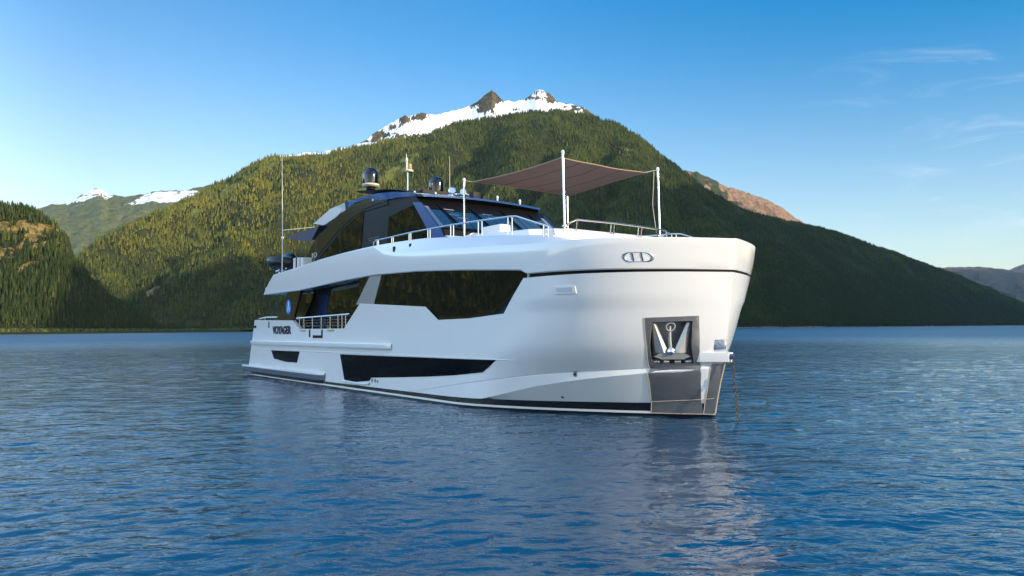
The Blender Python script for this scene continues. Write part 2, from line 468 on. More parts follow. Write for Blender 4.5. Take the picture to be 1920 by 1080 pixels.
# ------------------------------------------------------------------ upper bulwark band
def zbot(U): return lerp(U, [-25, -20, -17.5, -15.33, -12.45, -9.24, -6.59, -3.51, -3.24, 0], [4.22, 4.21, 4.30, 4.38, 4.44, 4.36, 4.22, 4.01, 3.895, 3.90])
def ztp(U): return lerp(U, [-23.47, -20, -17.5, -15.3, -13.4, -12.45, -10.77, -9.24, -8.9, -7.35, -4.95, -2.77, -2.06, 0], [5.16, 5.30, 5.44, 5.51, 5.54, 5.54, 5.52, 5.48, 5.47, 5.36, 5.16, 4.93, 4.70, 4.70])
def zkn(U): return min(ztp(U) - .012, lerp(U, [-12.4, -10.8, -9.24, -7.2, -5.4, -3.83, -2.5, 0], [5.5, 5.2, 5.05, 4.95, 4.85, 4.75, 4.685, 4.685]))
def top_in(U): return lerp(U, [-11.5, -9.24, -8.0, -6.5, -2.8, -2.0, 0], [.02, .12, .22, .26, .26, .04, .04])
def band_place(U, z): return place(U, z, False) - (5.16 - z) * 1.66 * min(max((-20.5 - U) / 2.97, 0), 1)
def band_pt(U, z, off, sd):
    u = band_place(U, z); bb = half(u, z)
    return (u, sd * max(bb + off if bb > .02 else (0 if off > 0 else 0), 0), z)
b = MB()
for sd in (-1, 1):
    rows = []
    for U in ST:
        zb, zk, zt = zbot(U), zkn(U), ztp(U); ti = top_in(U)
        row = [(zb + .02, -.55), (zb, .03), (zb + .03, .06)]
        row += [(zb + (zk - zb) * k, .06 + .03 * math.sin(math.pi * k)) for k in (.25, .5, .75)]
        row += [(zk - .012, .06), (zk, .055), (zk + (zt - zk) * .5, .06 - ti * .55), (zt - .01, .06 - ti), (zt, .05 - ti), (zt, -.18 - ti), (zt - .02, -.2 - ti), (min(zt - .5, 4.6), -.22 - ti)]
        pts = [band_pt(U, z, o, sd) for z, o in row]
        rows.append(pts)
    b.grid(rows)
    # aft end cap
    r0 = rows[-1]; b.add(r0, [tuple(range(len(r0)))])
bulwark = b.build("bulwark", WHITE, yacht, sharp=0.30)
# dark recess between hull and bulwark at the bow
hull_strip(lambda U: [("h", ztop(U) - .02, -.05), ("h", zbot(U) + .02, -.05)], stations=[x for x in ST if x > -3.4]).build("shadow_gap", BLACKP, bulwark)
b = MB()
def fol(U, z, off=.0): return band_pt(U, z, off, -1)
# gap end fittings
for U in (-3.2,):
    p = fol(U, 3.86, .03); b.box((p[0] - .03, p[1] - .02, 3.79), (p[0] + .03, p[1] + .03, 3.9))
b.build("gap_fitting", SILVER, bulwark)
# scupper slots: on the hull quarter, the bulwark and the cut-out
def slots(name, lst, parent, surf, w=.05):
    for (u, z0, z1) in lst:
        panel(name, [(u - w, z0), (u + w, z0), (u + w, z1), (u - w, z1)], BLACKP, parent, surf, .012, .03)
def band_surf(u, z): return half(u, z) + .085
slots("scupper_slot", [(-10.82, 5.17, 5.36), (-9.73, 5.15, 5.36)], bulwark, lambda u, z: half(u, z) + .065 - .1 * max(0, (u + 10.3) / 1.0), .055)
slots("scupper_slot", [(-24.35, 2.54, 2.86), (-18.86, 2.11, 2.44), (-17.48, 2.12, 2.43)], hull, hull_surf, .07)
panel("boarding_hatch", [(-18.5, 2.07), (-17.42, 2.07), (-17.42, 2.19), (-18.5, 2.19)], BLACKP, hull, hull_surf, .012, .03)
panel("courtesy_light", [(-20.0, 2.36), (-19.3, 2.36), (-19.3, 2.42), (-20.0, 2.42)], mat("yellow_lens", (.35, .3, .12), .4), hull, hull_surf, .014, .03)
panel("courtesy_light", [(-16.9, 2.36), (-16.2, 2.36), (-16.2, 2.42), (-16.9, 2.42)], mat("yellow_lens"), hull, hull_surf, .014, .03)
# hull fittings
def disc(name, u, z, r, mt, parent, surf, ry=None, off=.012):
    ry = ry or r
    return panel(name, [(u + r * math.cos(a), z + ry * math.sin(a)) for a in np.linspace(0, 2 * math.pi, 25)[:-1]], mt, parent, surf, off, .03)
disc("through_hull_port", -2.63, 1.15, .055, DULL, hull, skin, .075, .012)
disc("through_hull_port", -2.63, 1.15, .028, BLACKP, hull, skin, .04, .018)
disc("through_hull_port", -3.28, .47, .025, BLACKP, hull, skin, .03, .012)
# mooring hawse: pill shaped polished ring with two rollers
b = MB()
ring = []
for a in np.linspace(0, 2 * math.pi, 33)[:-1]:
    cx = .115 * (1 if math.cos(a) >= 0 else -1)
    ring.append((-.395 + cx + .105 * math.cos(a), 4.20 + .115 * math.sin(a)))
rows = []
for (u, z) in ring + [ring[0]]:
    row = []
    for k in np.linspace(0, 2 * math.pi, 9):
        d = Vector((u + .395, z - 4.2)); d = d.normalized() if d.length else d
        uu, zz = u + d.x * .022 * math.cos(k), z + d.y * .022 * math.cos(k)
        row.append((uu, -(half(uu, zz) + .085 + .022 * math.sin(k)), zz))
    rows.append(row)
b.grid(rows)
hawse = b.build("mooring_hawse", POLISH, bulwark)
panel("hawse_liner", ring, mat("pale_liner", (.75, .76, .78), .3), hawse, lambda u, z: half(u, z), .082, .02, step=.1)
for du in (-.065, .075):
    b = MB(); u = -.395 + du
    b.tube([(u, -(half(u, 4.1) + .10), 4.10), (u, -(half(u, 4.30) + .10), 4.30)], .016, 8)
    b.build("roller", mat("dark_roller", (.05, .04, .04), .4), hawse)
# recessed vent panel
panel("vent_frame", [(-2.30, 3.31), (-1.74, 3.31), (-1.74, 3.50), (-2.30, 3.50)], WHITE, hull, hull_surf, .03, .05, step=.1)
panel("vent_grille", [(-2.24, 3.36), (-1.80, 3.36), (-1.80, 3.47), (-2.24, 3.47)], mat("vent_grey", (.52, .54, .57), .5), hull, hull_surf, .034, .02, step=.1)

# ------------------------------------------------------------------ anchor plate, pocket, stem guard
# plate built as pieces around the opening, then joined
pieces = [[(-.611, 2.662), (.175, 2.709), (.075, 2.575), (-.51, 2.55)],
          [(-.611, 2.662), (-.51, 2.55), (-.85, 1.45), (-.85, 1.40), (-.942, 1.40), (-.752, 1.914)],
          [(.075, 2.575), (.175, 2.709), (.087, 2.043), (-.029, 1.48), (-.036, 1.40), (-.135, 1.40), (-.135, 1.46)],
          [(-.85, 1.40), (-.85, 1.45), (-.135, 1.46), (-.135, 1.40)],
          [(-.942, 1.40), (-.036, 1.40), (-.054, 1.198), (-.163, .696), (-.214, .42), (-1.245, .41), (-1.07, .906)],
          [(-1.247, .405), (-.214, .415), (-.213, .11), (-1.31, .11)]]
plate = None
def plate_surf(u, z): return skin(u, z)
pb = None
for i, pc in enumerate(pieces):
    o = panel("anchor_plate", pc, DULL, hull, plate_surf, .016, .03, step=.12, z_step=.12)
    if pb is None: pb = MB(); pb.src = []
    pb.add([v.co.copy() for v in o.data.vertices], [list(f.vertices) for f in o.data.polygons]); pb.src.append(o)
for o in pb.src: bpy.data.objects.remove(o)
pb.build("anchor_plate", DULL, hull, merge=0)
panel("stem_guard", [(.146, 1.45), (.327, 1.447), (.232, 1.052), (.11, .556), (.0, .11), (-.208, .11), (-.141, .408), (-.048, .697), (.055, 1.054)], DULL, hull, skin, .018, .03, step=.08, z_step=.12)
b = MB()
for pts in ([(.345, 1.45), (.19, .95), (.08, .5), (.0, .12)],):
    b.tube([(u + .02, 0, z) for u, z in pts], .022, 6)
for pts in ([(-.611, 2.665), (-.752, 1.914), (-.938, 1.414), (-1.07, .906), (-1.255, .381), (-1.31, .11)], [(-1.31, .10), (-.8, .10), (-.3, .10), (-.02, .10)], [(-1.247, .411), (-.696, .454), (-.173, .494), (.05, .526)], [(.146, 1.45), (.055, 1.054), (-.048, .697), (-.141, .408), (-.208, .11)]):
    q = []
    for (u0, z0), (u1, z1) in zip(pts[:-1], pts[1:]):
        for k in np.linspace(0, 1, 8): q.append((u0 + (u1 - u0) * k, z0 + (z1 - z0) * k))
    b.tube([(u, -(plate_surf(u, z) + .014), z) for u, z in q], .011, 6)
b.build("weld_seam", mat("tan_seam", (.55, .42, .28), .5), hull)
panel("stem_plate", [(.30, 2.08), (.455, 2.09), (.43, 1.94), (.40, 1.77), (.24, 1.77)], POLISH, hull, skin, .012, .03, step=.05, z_step=.1)
# the recess box behind the opening
def P3(u, z, depth): 
    # point behind the skin, pushed inwards along the local horizontal normal
    e = .05; nb = (half(u + e, z) - half(u - e, z)) / (2 * e)
    n = Vector((-nb, -1.0, 0)).normalized()          # outward on starboard
    return Vector((u, -half(u, z), z)) - n * depth
b = MB()
c0 = [P3(u, z, -.012) for u, z in HOLE]; c1 = [P3(u, z, .42) for u, z in HOLE]
b.add(c0 + c1, [(0, 1, 5, 4), (1, 2, 6, 5), (2, 3, 7, 6), (3, 0, 4, 7), (4, 5, 6, 7)])
b.build("anchor_pocket", mat("pocket_steel", (.38, .385, .39), .38, metal=.5, vary=.25, vscale=3, bump=.004, bscale=8), hull)
# bow shelf that carries the chain fairlead
b = MB()
prof = [(-.12, -.60), (.0, -.58), (.50, -.13), (.54, -.09), (.54, .09), (.50, .13), (.0, .58), (-.12, .60)]
n = len(prof)
b.add([(x, y, 1.50) for x, y in prof] + [(x + .02, y, 1.55) for x, y in prof] + [(x + .02, y * 1.03, 1.75) for x, y in prof],
      [tuple(range(n)), tuple(range(2 * n, 3 * n))] + [(i, (i + 1) % n, (i + 1) % n + n, i + n) for i in range(n)] + [(i + n, (i + 1) % n + n, (i + 1) % n + 2 * n, i + 2 * n) for i in range(n)])
b.build("bow_shelf", WHITE, hull)
b = MB(); b.lathe([(.05, -.05), (.07, -.04), (.07, .04), (.05, .05)], (.58, 0, 1.64), 14, (0, 1, 0)); b.build("chain_roller", DKBLUE, hull)

# ------------------------------------------------------------------ main deck: floor, saloon, pillars, windows
b = MB()
b.grid([[(place(U, 1.9), -(half(place(U, 1.9), 1.9) - .17), 1.9), (place(U, 1.9), half(place(U, 1.9), 1.9) - .17, 1.9)] for U in ST_H if U < -8])
b.build("main_deck", mat("teak_deck", (.30, .19, .10), .6, vary=.2, vscale=4), yacht)
b = MB()
b.box((-22.6, -2.95, 1.9), (-3.9, 2.95, 4.42))
saloon = b.build("saloon", BLACKP, yacht)
def flat(v): return lambda u, z: v
SG1 = [(-21.55, 1.95), (-21.05, 2.89), (-20.9, 4.19), (-20.25, 4.19), (-20.95, 2.89), (-21.2, 1.95)]
panel("saloon_window", [(-22.5, 2.0), (-22.5, 4.2), (-20.27, 4.2), (-21.0, 2.95), (-21.3, 2.0)], GLASS, saloon, flat(2.96), .02, .03, (-1, 1), 5)
panel("saloon_window", [(-18.95, 2.0), (-18.75, 2.95), (-18.22, 4.20), (-17.0, 4.32), (-13.6, 4.4), (-13.6, 2.0)], GLASS, saloon, flat(2.96), .02, .03, (-1, 1), 5)
panel("sliding_door", [(-20.2, 2.0), (-19.1, 2.0), (-18.9, 3.0), (-18.6, 4.0), (-19.4, 4.0), (-19.9, 3.0)], mat("dark_blue_door", (.004, .016, .06), .25), saloon, flat(2.96), .008, .02, (-1,), 5)
# cheek panel forward of the walkway and pillars
panel("pillar", [(-23.18, 2.93), (-21.61, 4.33), (-19.92, 4.28), (-21.02, 2.86)], BROWN, yacht, lambda u, z: half(u, z) - .03, .0, .10, (-1, 1), 1)
pil = panel("pillar", [(-14.12, 3.40), (-12.87, 4.46), (-11.9, 4.47), (-12.59, 3.34)], SILVER, yacht, lambda u, z: half(u, z) - .01, .0, .10, (-1, 1), 1)
b = MB()
for sd in (-1, 1):
    b.add([(-13.9, sd * 2.9, 1.9), (-13.9, sd * 3.62, 1.9), (-12.7, sd * 3.62, 4.45), (-12.7, sd * 2.9, 4.45)], [(0, 1, 2, 3)])
b.build("walkway_bulkhead", BLACKP, yacht)
es = lambda u, z: half(u, z) - .03
emb = disc("emblem", -21.58, 3.51, .31, BLUE, yacht, es, .35, .014)
tag(emb, "round blue emblem with a pale wave shape")
panel("emblem_mark", [(-21.72, 3.26), (-21.60, 3.30), (-21.52, 3.5), (-21.44, 3.72), (-21.56, 3.80), (-21.62, 3.62), (-21.68, 3.45)], PALEBLUE, emb, es, .022, .02)
panel("emblem_mark", [(-21.48, 3.26), (-21.36, 3.30), (-21.34, 3.52), (-21.44, 3.50)], PALEBLUE, emb, es, .022, .02)
# main windows: glass set between hull top and bulwark
def glass_rows(us):
    out = []
    for u in us:
        z0 = ztop(u) - .05; z1 = zbot(u) + .06
        out.append([(u, z0 + (z1 - z0) * k) for k in (0, .33, .66, 1)])
    return out
cuts = [-13.9, -12.45, -11.6, -10.6, -9.6, -8.73, -8.3, -7.93, -7.0]
cuts2 = [-6.985, -6.5, -6.13, -5.4, -4.7, -4.37, -4.0, -3.7, -3.38, -3.26]
for cs in (cuts, cuts2):
    for sd in (-1, 1):
        b = MB()
        b.grid([[(u, sd * (half(u, z) - .035), z) for u, z in r] for r in glass_rows(cs)])
        b.build("main_window", GLASS, yacht)
# side-deck railing in the bulwark cut-out
def railing(name, parent, sd):
    b = MB()
    f = lambda u, z, o=-.08: (u, sd * (half(u, z) + o), z)
    b.tube([f(u, lerp(u, [-20.6, -14.9], [2.96, 3.04])) for u in np.linspace(-20.65, -14.85, 12)], .035, 8)
    o = b.build(name, STEEL, parent)
    for z in (2.60, 2.73, 2.85):
        q = MB(); q.tube([f(u, z) for u in np.linspace(-20.0, -15.25, 10)], .018, 6); q.build("crossbar", STEEL, o)
    for u in (-20.3, -19.75, -18.75, -17.75, -16.8, -16.0, -15.6, -15.25):
        q = MB(); q.tube([f(u, 2.45), f(u, lerp(u, [-20.6, -14.9], [2.96, 3.04]))], .022, 6); q.build("post", STEEL, o)
for sd in (-1, 1): railing("side_railing", yacht, sd)
b = MB()
for sd in (-1, 1):
    f = lambda u, z: (u, sd * (half(u, z) - .08), z)
    b.tube([f(-26.6, 2.80), f(-26.3, 3.02), f(-25.0, 3.08), f(-23.3, 3.06)], .035, 8)
    b.tube([f(-25.2, 2.9), f(-25.2, 3.07)], .025, 6)
b.build("quarter_rail", STEEL, yacht)
b = MB(); b.box((-26.75, -3.68, 2.55), (-26.45, -3.50, 2.68), .02); b.mirror(); b.build("fairlead", BLACKP, yacht)

# ------------------------------------------------------------------ upper deck
b = MB()
rows = []
for U in ST:
    z = zbot(U) + .03; u = band_place(U, z); bb = max(half(u, z) - .02, 0)
    rows.append([(u, -bb, z), (u, bb, z), (u, bb, z + .35), (u, -bb, z + .35)])
b.grid(rows, True); b.add(rows[-1], [(0, 1, 2, 3)])
b.build("upper_deck", WHITE, yacht)

# wheelhouse (solid dark core with panels on it)
HV = 2.85
core = [(-21.35, 4.9), (-21.3, 5.67), (-21.0, 6.20), (-20.17, 6.70), (-19.09, 7.02), (-17.77, 7.38), (-16.32, 7.62), (-14.89, 7.70), (-13.67, 7.66), (-11.0, 7.30), (-9.36, 5.95), (-9.0, 5.0)]
b = MB(); b.prism(core, -HV, HV)
house = b.build("wheelhouse", BLACKP, yacht, smooth=False)
archo = [(-21.3, 5.3), (-21.3, 5.67), (-21.04, 6.26), (-20.17, 6.75), (-19.09, 7.05), (-17.77, 7.44), (-16.32, 7.71), (-14.89, 7.76), (-13.67, 7.71)]
archi = [(-13.06, 7.44), (-14.16, 7.43), (-15.18, 7.36), (-16.52, 7.12), (-18.02, 6.67), (-19.32, 6.17), (-20.31, 5.75), (-20.5, 5.3)]
panel("arch_panel", archo + archi, BROWN, house, flat(HV), .05, .09, (-1, 1), 1.0)
trim = [(-13.2, 7.43), (-14.16, 7.42), (-15.18, 7.35), (-16.52, 7.11), (-18.02, 6.66), (-19.32, 6.16), (-20.30, 5.74), (-20.4, 5.4), (-19.95, 5.4), (-19.87, 5.8), (-18.77, 6.22), (-17.51, 6.73), (-16.42, 7.04), (-15.28, 7.28), (-13.1, 7.28)]
panel("arch_trim", trim, BLACKP, house, flat(HV), .03, .05, (-1, 1), 1.0)
panel("side_window", [(-15.28, 7.27), (-16.42, 7.03), (-17.51, 6.72), (-18.77, 6.21), (-19.62, 5.80), (-19.7, 5.4), (-15.72, 5.4), (-15.5, 6.0)], GLASS, house, flat(HV), .02, .03, (-1, 1), 5)
panel("side_window", [(-13.10, 6.78), (-12.15, 6.89), (-11.12, 6.98), (-10.10, 6.02), (-9.7, 5.5), (-13.2, 5.5)], GLASS, house, flat(HV), .02, .03, (-1, 1), 5)
panel("windscreen_pillar", [(-11.15, 7.09), (-10.56, 7.0), (-9.28, 5.93), (-8.95, 5.5), (-9.75, 5.5), (-10.12, 6.0)], DKBLUE, house, flat(HV), .04, .06, (-1, 1), 5)
# interior stair treads glimpsed through the open side door
b = MB()
for k, (u0, u1, z) in enumerate([(-14.9, -13.9, 6.10), (-14.8, -14.0, 6.02), (-14.7, -14.2, 5.94)]):
    b.box((u0, -HV - .012, z), (u1, -HV + .02, z + .02))
b.build("door_louvre", mat("grey_louvre", (.12, .12, .12), .5), house)
# windscreen
WT, WB = (-10.98, 7.22), (-9.40, 5.98)
def ws(t, v, off=.02):
    u = WT[0] + (WB[0] - WT[0]) * t; z = WT[1] + (WB[1] - WT[1]) * t
    bow = .0
    n = Vector((WT[1] - WB[1], 0, WB[0] - WT[0])).normalized()
    return (u + n.x * off + bow, v, z + n.z * off)
def ws_quad(name, v0a, v1a, v0b, v1b, mt, off, t0=0.02, t1=1.0, parent=None, thick=.02):
    b = MB()
    q = [ws(t0, v0a, off), ws(t0, v1a, off), ws(t1, v1b, off), ws(t1, v0b, off)]
    q2 = [ws(t0, v0a, off - thick), ws(t0, v1a, off - thick), ws(t1, v1b, off - thick), ws(t1, v0b, off - thick)]
    b.add(q + q2, [(0, 1, 2, 3), (4, 5, 6, 7)] + [(i, (i + 1) % 4, (i + 1) % 4 + 4, i + 4) for i in range(4)])
    return b.build(name, mt, parent or house)
WSG = mat("windscreen_glass", (.035, .06, .085), .03, spec=1.0, ior=1.8)
edges = [-2.62, -1.32, 0, 1.32, 2.62]
for i in range(4): ws_quad("windscreen", edges[i] + .02, edges[i + 1] - .02, edges[i] + .02, edges[i + 1] - .02, WSG, .03, .06)
ws_quad("windscreen_frame", -2.80, -2.62, -2.80, -2.62, SILVER, .035, .03)
ws_quad("windscreen_frame", 2.62, 2.80, 2.62, 2.80, SILVER, .035, .03)
for v in (-2.15, -.75, .75, 2.1):
    b = MB(); b.tube([ws(.20, v - .02, .06), ws(.55, v + .10, .07), ws(.98, v + .26, .06)], [.03, .035, .03], 6)
    b.tube([ws(.5, v + .09, .07), ws(1.0, v + .05, .06)], .018, 6)
    b.build("wiper", BLACKP, house)
# blind slats seen behind the glass catch light
b = MB()
for (v, t) in ((-2.0, .2), (-1.8, .34), (-1.75, .52), (-1.45, .62), (-1.15, .72), (-.35, .28), (-.1, .38), (.05, .5)):
    q = [ws(t, v - .25, .034), ws(t, v + .22, .034), ws(t + .022, v + .24, .034), ws(t + .022, v - .23, .034)]
    b.add(q, [(0, 1, 2, 3)])
b.build("blind_slat", mat("pale_slat", (.45, .40, .34), .5), house)

# roof
RS = [(-21.2, 7.50, 2.30), (-20.4, 7.72, 2.5), (-19.19, 7.93, 2.62), (-17.51, 8.0, 2.72), (-16.3, 7.95, 2.85), (-14.89, 7.88, 2.95), (-13.7, 7.80, 2.98), (-13.0, 7.73, 2.99), (-12.2, 7.63, 2.98), (-11.5, 7.50, 2.94), (-10.9, 7.38, 2.86), (-10.62, 7.31, 2.78)]
b = MB()
for i in range(len(RS) - 1):
    pass
rows_t, rows_b, rows_e = [], [], []
vs_ = np.linspace(-1, 1, 17)
def crown(u): return .10 if u > -16 else .06
for (u, z, w) in RS:
    th = lerp(u, [-21.2, -19.2, -17.5, -16, -14.2, -13.6, -12.5, -11.5, -10.62], [.10, .42, .34, .10, .10, .30, .24, .15, .07])
    rows_t.append([(u + (.0), v * w, z + crown(u) * (1 - v * v)) for v in vs_])
    rows_b.append([(u - .02, v * (w - .06), z - th + crown(u) * (1 - v * v)) for v in vs_])
b.cur = 0; b.grid(rows_t)
b.cur = 1; b.grid([[p for p in r] for r in rows_b])
b.cur = 0
for k in (0, -1):
    b.grid([[rt_[k], rb_[k]] for rt_, rb_ in zip(rows_t, rows_b)])
b.grid([rows_t[-1], rows_b[-1]]); b.grid([rows_t[0], rows_b[0]])
# white aft fairing = faces aft of x = -17.5
b.mi = []
for f in b.f:
    cx = sum(b.v[i][0] for i in f) / len(f); cz = sum(b.v[i][2] for i in f) / len(f)
    vs4 = [b.v[i] for i in f]
    b.mi.append(0)
o = b.build("roof", [ROOFBLUE, SOFFIT, WHITE], house, sharp=.5)
for p_ in o.data.polygons:
    c = p_.center
    if c.x < -17.2: p_.material_index = 2
    elif p_.normal.z < -.5: p_.material_index = 1
roof = o
# brow under the roof front edge
b = MB(); b.grid([[(-10.72, v * 2.74, 7.235 + .10 * (1 - v * v)) for v in vs_], [(-10.95, v * 2.8, 7.14 + .08 * (1 - v * v)) for v in vs_], [(-11.2, v * 2.8, 7.20), ] * 17])
b.build("brow", BLACKP, house)
b = MB(); b.lathe([(.0, 0), (.055, .0), (.06, .02), (.03, .05)], (-14.35, -HV - .05, 7.62), 12, (0, -1, 0)); b.build("side_light", mat("pale_lens", (.5, .75, .95), .15), house)
lettering("arch_mark", "I0", -20.75, 5.80, .34, mat("pale_letter", (.42, .40, .36), .5), house, flat(HV), off=.055, width=.62)

# antenna wing with two radomes, mast light, antennas, searchlight
b = MB()
rows = []
for u, z in [(-18.5, 8.78), (-18.3, 8.74), (-16.6, 8.50), (-15.2, 8.32), (-14.3, 8.16), (-13.9, 8.02)]:
    w = lerp(u, [-18.5, -17.5, -14.3, -13.9], [1.75, 1.95, 1.75, 1.6])
    rows.append([(u, -w, z), (u, -w * .5, z + .05), (u, w * .5, z + .05), (u, w, z), (u + .05, w * .9, z - .10), (u + .05, -w * .9, z - .10)])
b.grid(rows, True); b.add(rows[0], [tuple(range(6))]); b.add(rows[-1], [tuple(range(6))])
b.box((-16.6, -.8, 7.9), (-14.0, .8, 8.25))
b.prism([(-17.6, 7.95), (-16.8, 7.95), (-17.0, 8.50), (-17.6, 8.55)], -1.3, -1.1)
b.prism([(-17.6, 7.95), (-16.8, 7.95), (-17.0, 8.50), (-17.6, 8.55)], 1.1, 1.3)
wing = b.build("antenna_wing", [BLACKP], yacht)
DOME = mat("black_radome_gloss", (.003, .0035, .005), .10, coat=.35, spec=.5)
for (u, v, zb) in ((-17.45, -1.5, 8.72), (-16.75, 1.5, 8.55)):
    q = .80
    b = MB(); b.lathe([(.44 * q, .16), (.455 * q, .22), (.455 * q, .60)] + [(.455 * q * math.cos(a), .60 + .36 * math.sin(a)) for a in np.linspace(.15, 1.5, 9)] + [(.01, .963)], (u, v, zb), 28)
    dm = b.build("radome", DOME, wing)
    b = MB(); b.lathe([(.30 * q, .06), (.42 * q, .10), (.48 * q, .15), (.48 * q, .20), (.44 * q, .22)], (u, v, zb), 28); b.build("radome_base", CREAM, dm)
    b = MB(); b.lathe([(.26 * q, -.04), (.22 * q, .07)], (u, v, zb), 16); b.build("radome_foot", BLACKP, dm)
b = MB()
b.tube([(-16.75, 0, 8.4), (-16.75, 0, 9.62)], .036, 10)
ml = b.build("light_mast", STEEL, wing)
b = MB(); b.lathe([(.05, 0), (.17, .02), (.19, .07), (.17, .11), (.14, .12)], (-16.72, .05, 9.53), 16); b.build("mast_bracket", CREAM, ml)
b = MB(); b.lathe([(.09, 0), (.10, .03), (.10, .22), (.07, .26)], (-16.72, .08, 9.66), 14); b.build("lantern", mat("amber_lantern", (.45, .30, .12), .25), ml)
b = MB(); b.tube([(-16.75, -.06, 9.6), (-16.75, -.06, 10.0), (-16.78, -.07, 10.38)], [.03, .035, .012], 8); b.lathe([(.05, 0), (.06, .08), (.04, .16)], (-16.75, -.06, 10.02), 10); b.build("wind_sensor", mat("white_plastic", (.75, .75, .73), .4), ml)
b = MB(); b.tube([(-25.0 + 2.55, -3.72, 5.15), (-22.44, -3.72, 6.7), (-22.5, -3.76, 10.95)], [.026, .022, .007], 8)
an = b.build("whip_antenna", mat("white_plastic"), yacht)
b = MB(); b.tube([(-22.44, -3.70, 7.25), (-21.2, -2.6, 7.35)], .015, 6); b.build("antenna_stay", STEEL, an)
b = MB(); b.tube([(-15.58, 1.5, 8.2), (-15.6, 1.5, 10.25)], [.022, .008], 6); b.build("whip_antenna", mat("cream_rod", (.55, .5, .32), .5), roof)
b = MB()
b.lathe([(.05, 0), (.05, .12)], (-12.75, -.15, 7.80), 10)
b.lathe([(.10, -.14), (.15, -.10), (.16, .10), (.12, .14)], (-12.75, -.15, 8.03), 14, (.8, -.5, .1))
b.lathe([(.08, -.12), (.12, -.08), (.13, .08)], (-12.45, .18, 7.98), 14, (.8, -.5, .1))
b.tube([(-12.9, -.4, 7.85), (-12.5, .3, 7.95), (-12.2, .4, 7.8)], .03, 8)
b.build("searchlight", POLISH, roof)
b = MB()
b.box((-11.75, .0, 7.55), (-11.45, .35, 7.85), .03); b.box((-11.7, .5, 7.6), (-11.5, .75, 7.72), .02)
b.build("camera_housing", BLACKP, roof)
for (u, v, z) in ((-11.9, -.12, 7.66), (-11.2, 1.0, 7.50), (-10.9, 1.9, 7.40), (-14.0, -1.2, 7.90), (-14.0, -.2, 7.96), (-15.2, 1.0, 7.95)):
    b = MB(); b.lathe([(.03, -.06), (.035, .10), (.05, .12), (.05, .2), (.02, .23)], (u, v, z), 10); b.build("roof_sensor", mat("white_plastic"), roof)

# foredeck lounge trunk, seats
b = MB()
top = [(-9.3, -2.55), (-4.6, -2.62), (-3.75, -1.85), (-3.75, 2.45), (-4.4, 2.62), (-9.3, 2.55)]
bot = [(-9.3, -2.75), (-4.0, -2.85), (-3.15, -1.55), (-3.15, 2.55), (-4.0, 2.85), (-9.3, 2.75)]
mid = [(-9.3, -2.57), (-4.57, -2.65), (-3.70, -1.83), (-3.70, 2.46), (-4.37, 2.65), (-9.3, 2.57)]
zt_ = [5.58, 5.37, 5.36, 5.36, 5.37, 5.58]
rows = [[(x, y, 4.4) for x, y in bot], [(x, y, z - .05) for (x, y), z in zip(mid, zt_)], [(x, y, z) for (x, y), z in zip(top, zt_)]]
b.grid(rows, True); b.add(rows[-1], [tuple(range(6))])
trunk = b.build("lounge_trunk", WHITE, yacht)
b = MB(); b.box((-7.5, -2.35, 5.40), (-6.4, -1.9, 5.78), .10); b.build("backrest", CUSHION, trunk)
b = MB()
rows = []
for u in np.linspace(-10.3, -7.6, 14):
    h = 5.62 + .09 * math.sin((u + 10.3) * 2.2)
    rows.append([(u, -2.75, 5.2), (u, -2.7, h - .04), (u, -2.6, h), (u, -2.0, h), (u, -2.0, 5.2)])
b.grid(rows); b.add(rows[0], [(0, 1, 2, 3, 4)]); b.add(rows[-1], [(0, 1, 2, 3, 4)])
b.build("sun_pad", CUSHION, trunk)
# foredeck
b = MB()
rows = []
for U in ST:
    if U < -10: continue
    u = band_place(U, 4.45); bb = max(half(u, 4.45) - .15, 0)
    rows.append([(u, -bb, 4.45), (u, bb, 4.45)])
b.grid(rows); b.build("foredeck", WHITE, yacht)
# deck rails: one along each side, one across the front of the lounge
def stick(name, pts, r, mt, parent, n=8):
    b = MB(); b.tube(pts, r, n); return b.build(name, mt, parent)
for sd in (-1, 1):
    rv = 3.52
    tops = [(-13.05, 5.60), (-13.0, 5.74), (-12.85, 5.80), (-11.5, 5.80), (-10.2, 5.81), (-8.9, 5.79), (-7.4, 5.76), (-5.8, 5.70), (-4.3, 5.635), (-4.0, 5.60), (-3.2, 5.34), (-2.62, 5.16), (-2.45, 5.06), (-2.38, 4.90)]
    b = MB(); b.tube([(u, sd * (rv if u < -3.5 else rv - .02), z) for u, z in tops], .027, 8)
    rail = b.build("deck_rail", STEEL, yacht)
    for (u, zb, zt2) in [(-12.72, 5.52, 5.79), (-12.62, 5.52, 5.79), (-11.55, 5.5, 5.80), (-11.43, 5.5, 5.8), (-10.25, 5.44, 5.8), (-10.12, 5.44, 5.8), (-8.95, 5.4, 5.78), (-8.80, 5.4, 5.78), (-7.5, 5.3, 5.76), (-7.33, 5.3, 5.76),
                         (-5.92, 5.2, 5.70), (-5.72, 5.2, 5.70), (-4.4, 5.08, 5.63), (-4.2, 5.08, 5.62), (-2.78, 4.88, 5.20), (-2.58, 4.85, 5.14)]:
        stick("post", [(u, sd * rv, zb - .15), (u, sd * rv, zt2)], .020, STEEL, rail)
b = MB(); b.tube([(-3.72, -1.90, 5.40), (-3.66, -1.80, 5.52), (-3.62, -1.55, 5.62), (-3.6, -.08, 5.635), (-3.6, 1.1, 5.62), (-3.62, 2.35, 5.58), (-3.62, 2.40, 5.36)], .032, 8)
rail = b.build("deck_rail", STEEL, yacht)
for v in (-1.55, -.15, -.02, 1.06, 1.20): stick("post", [(-3.66, v, 5.30), (-3.62, v, 5.61)], .020, STEEL, rail)
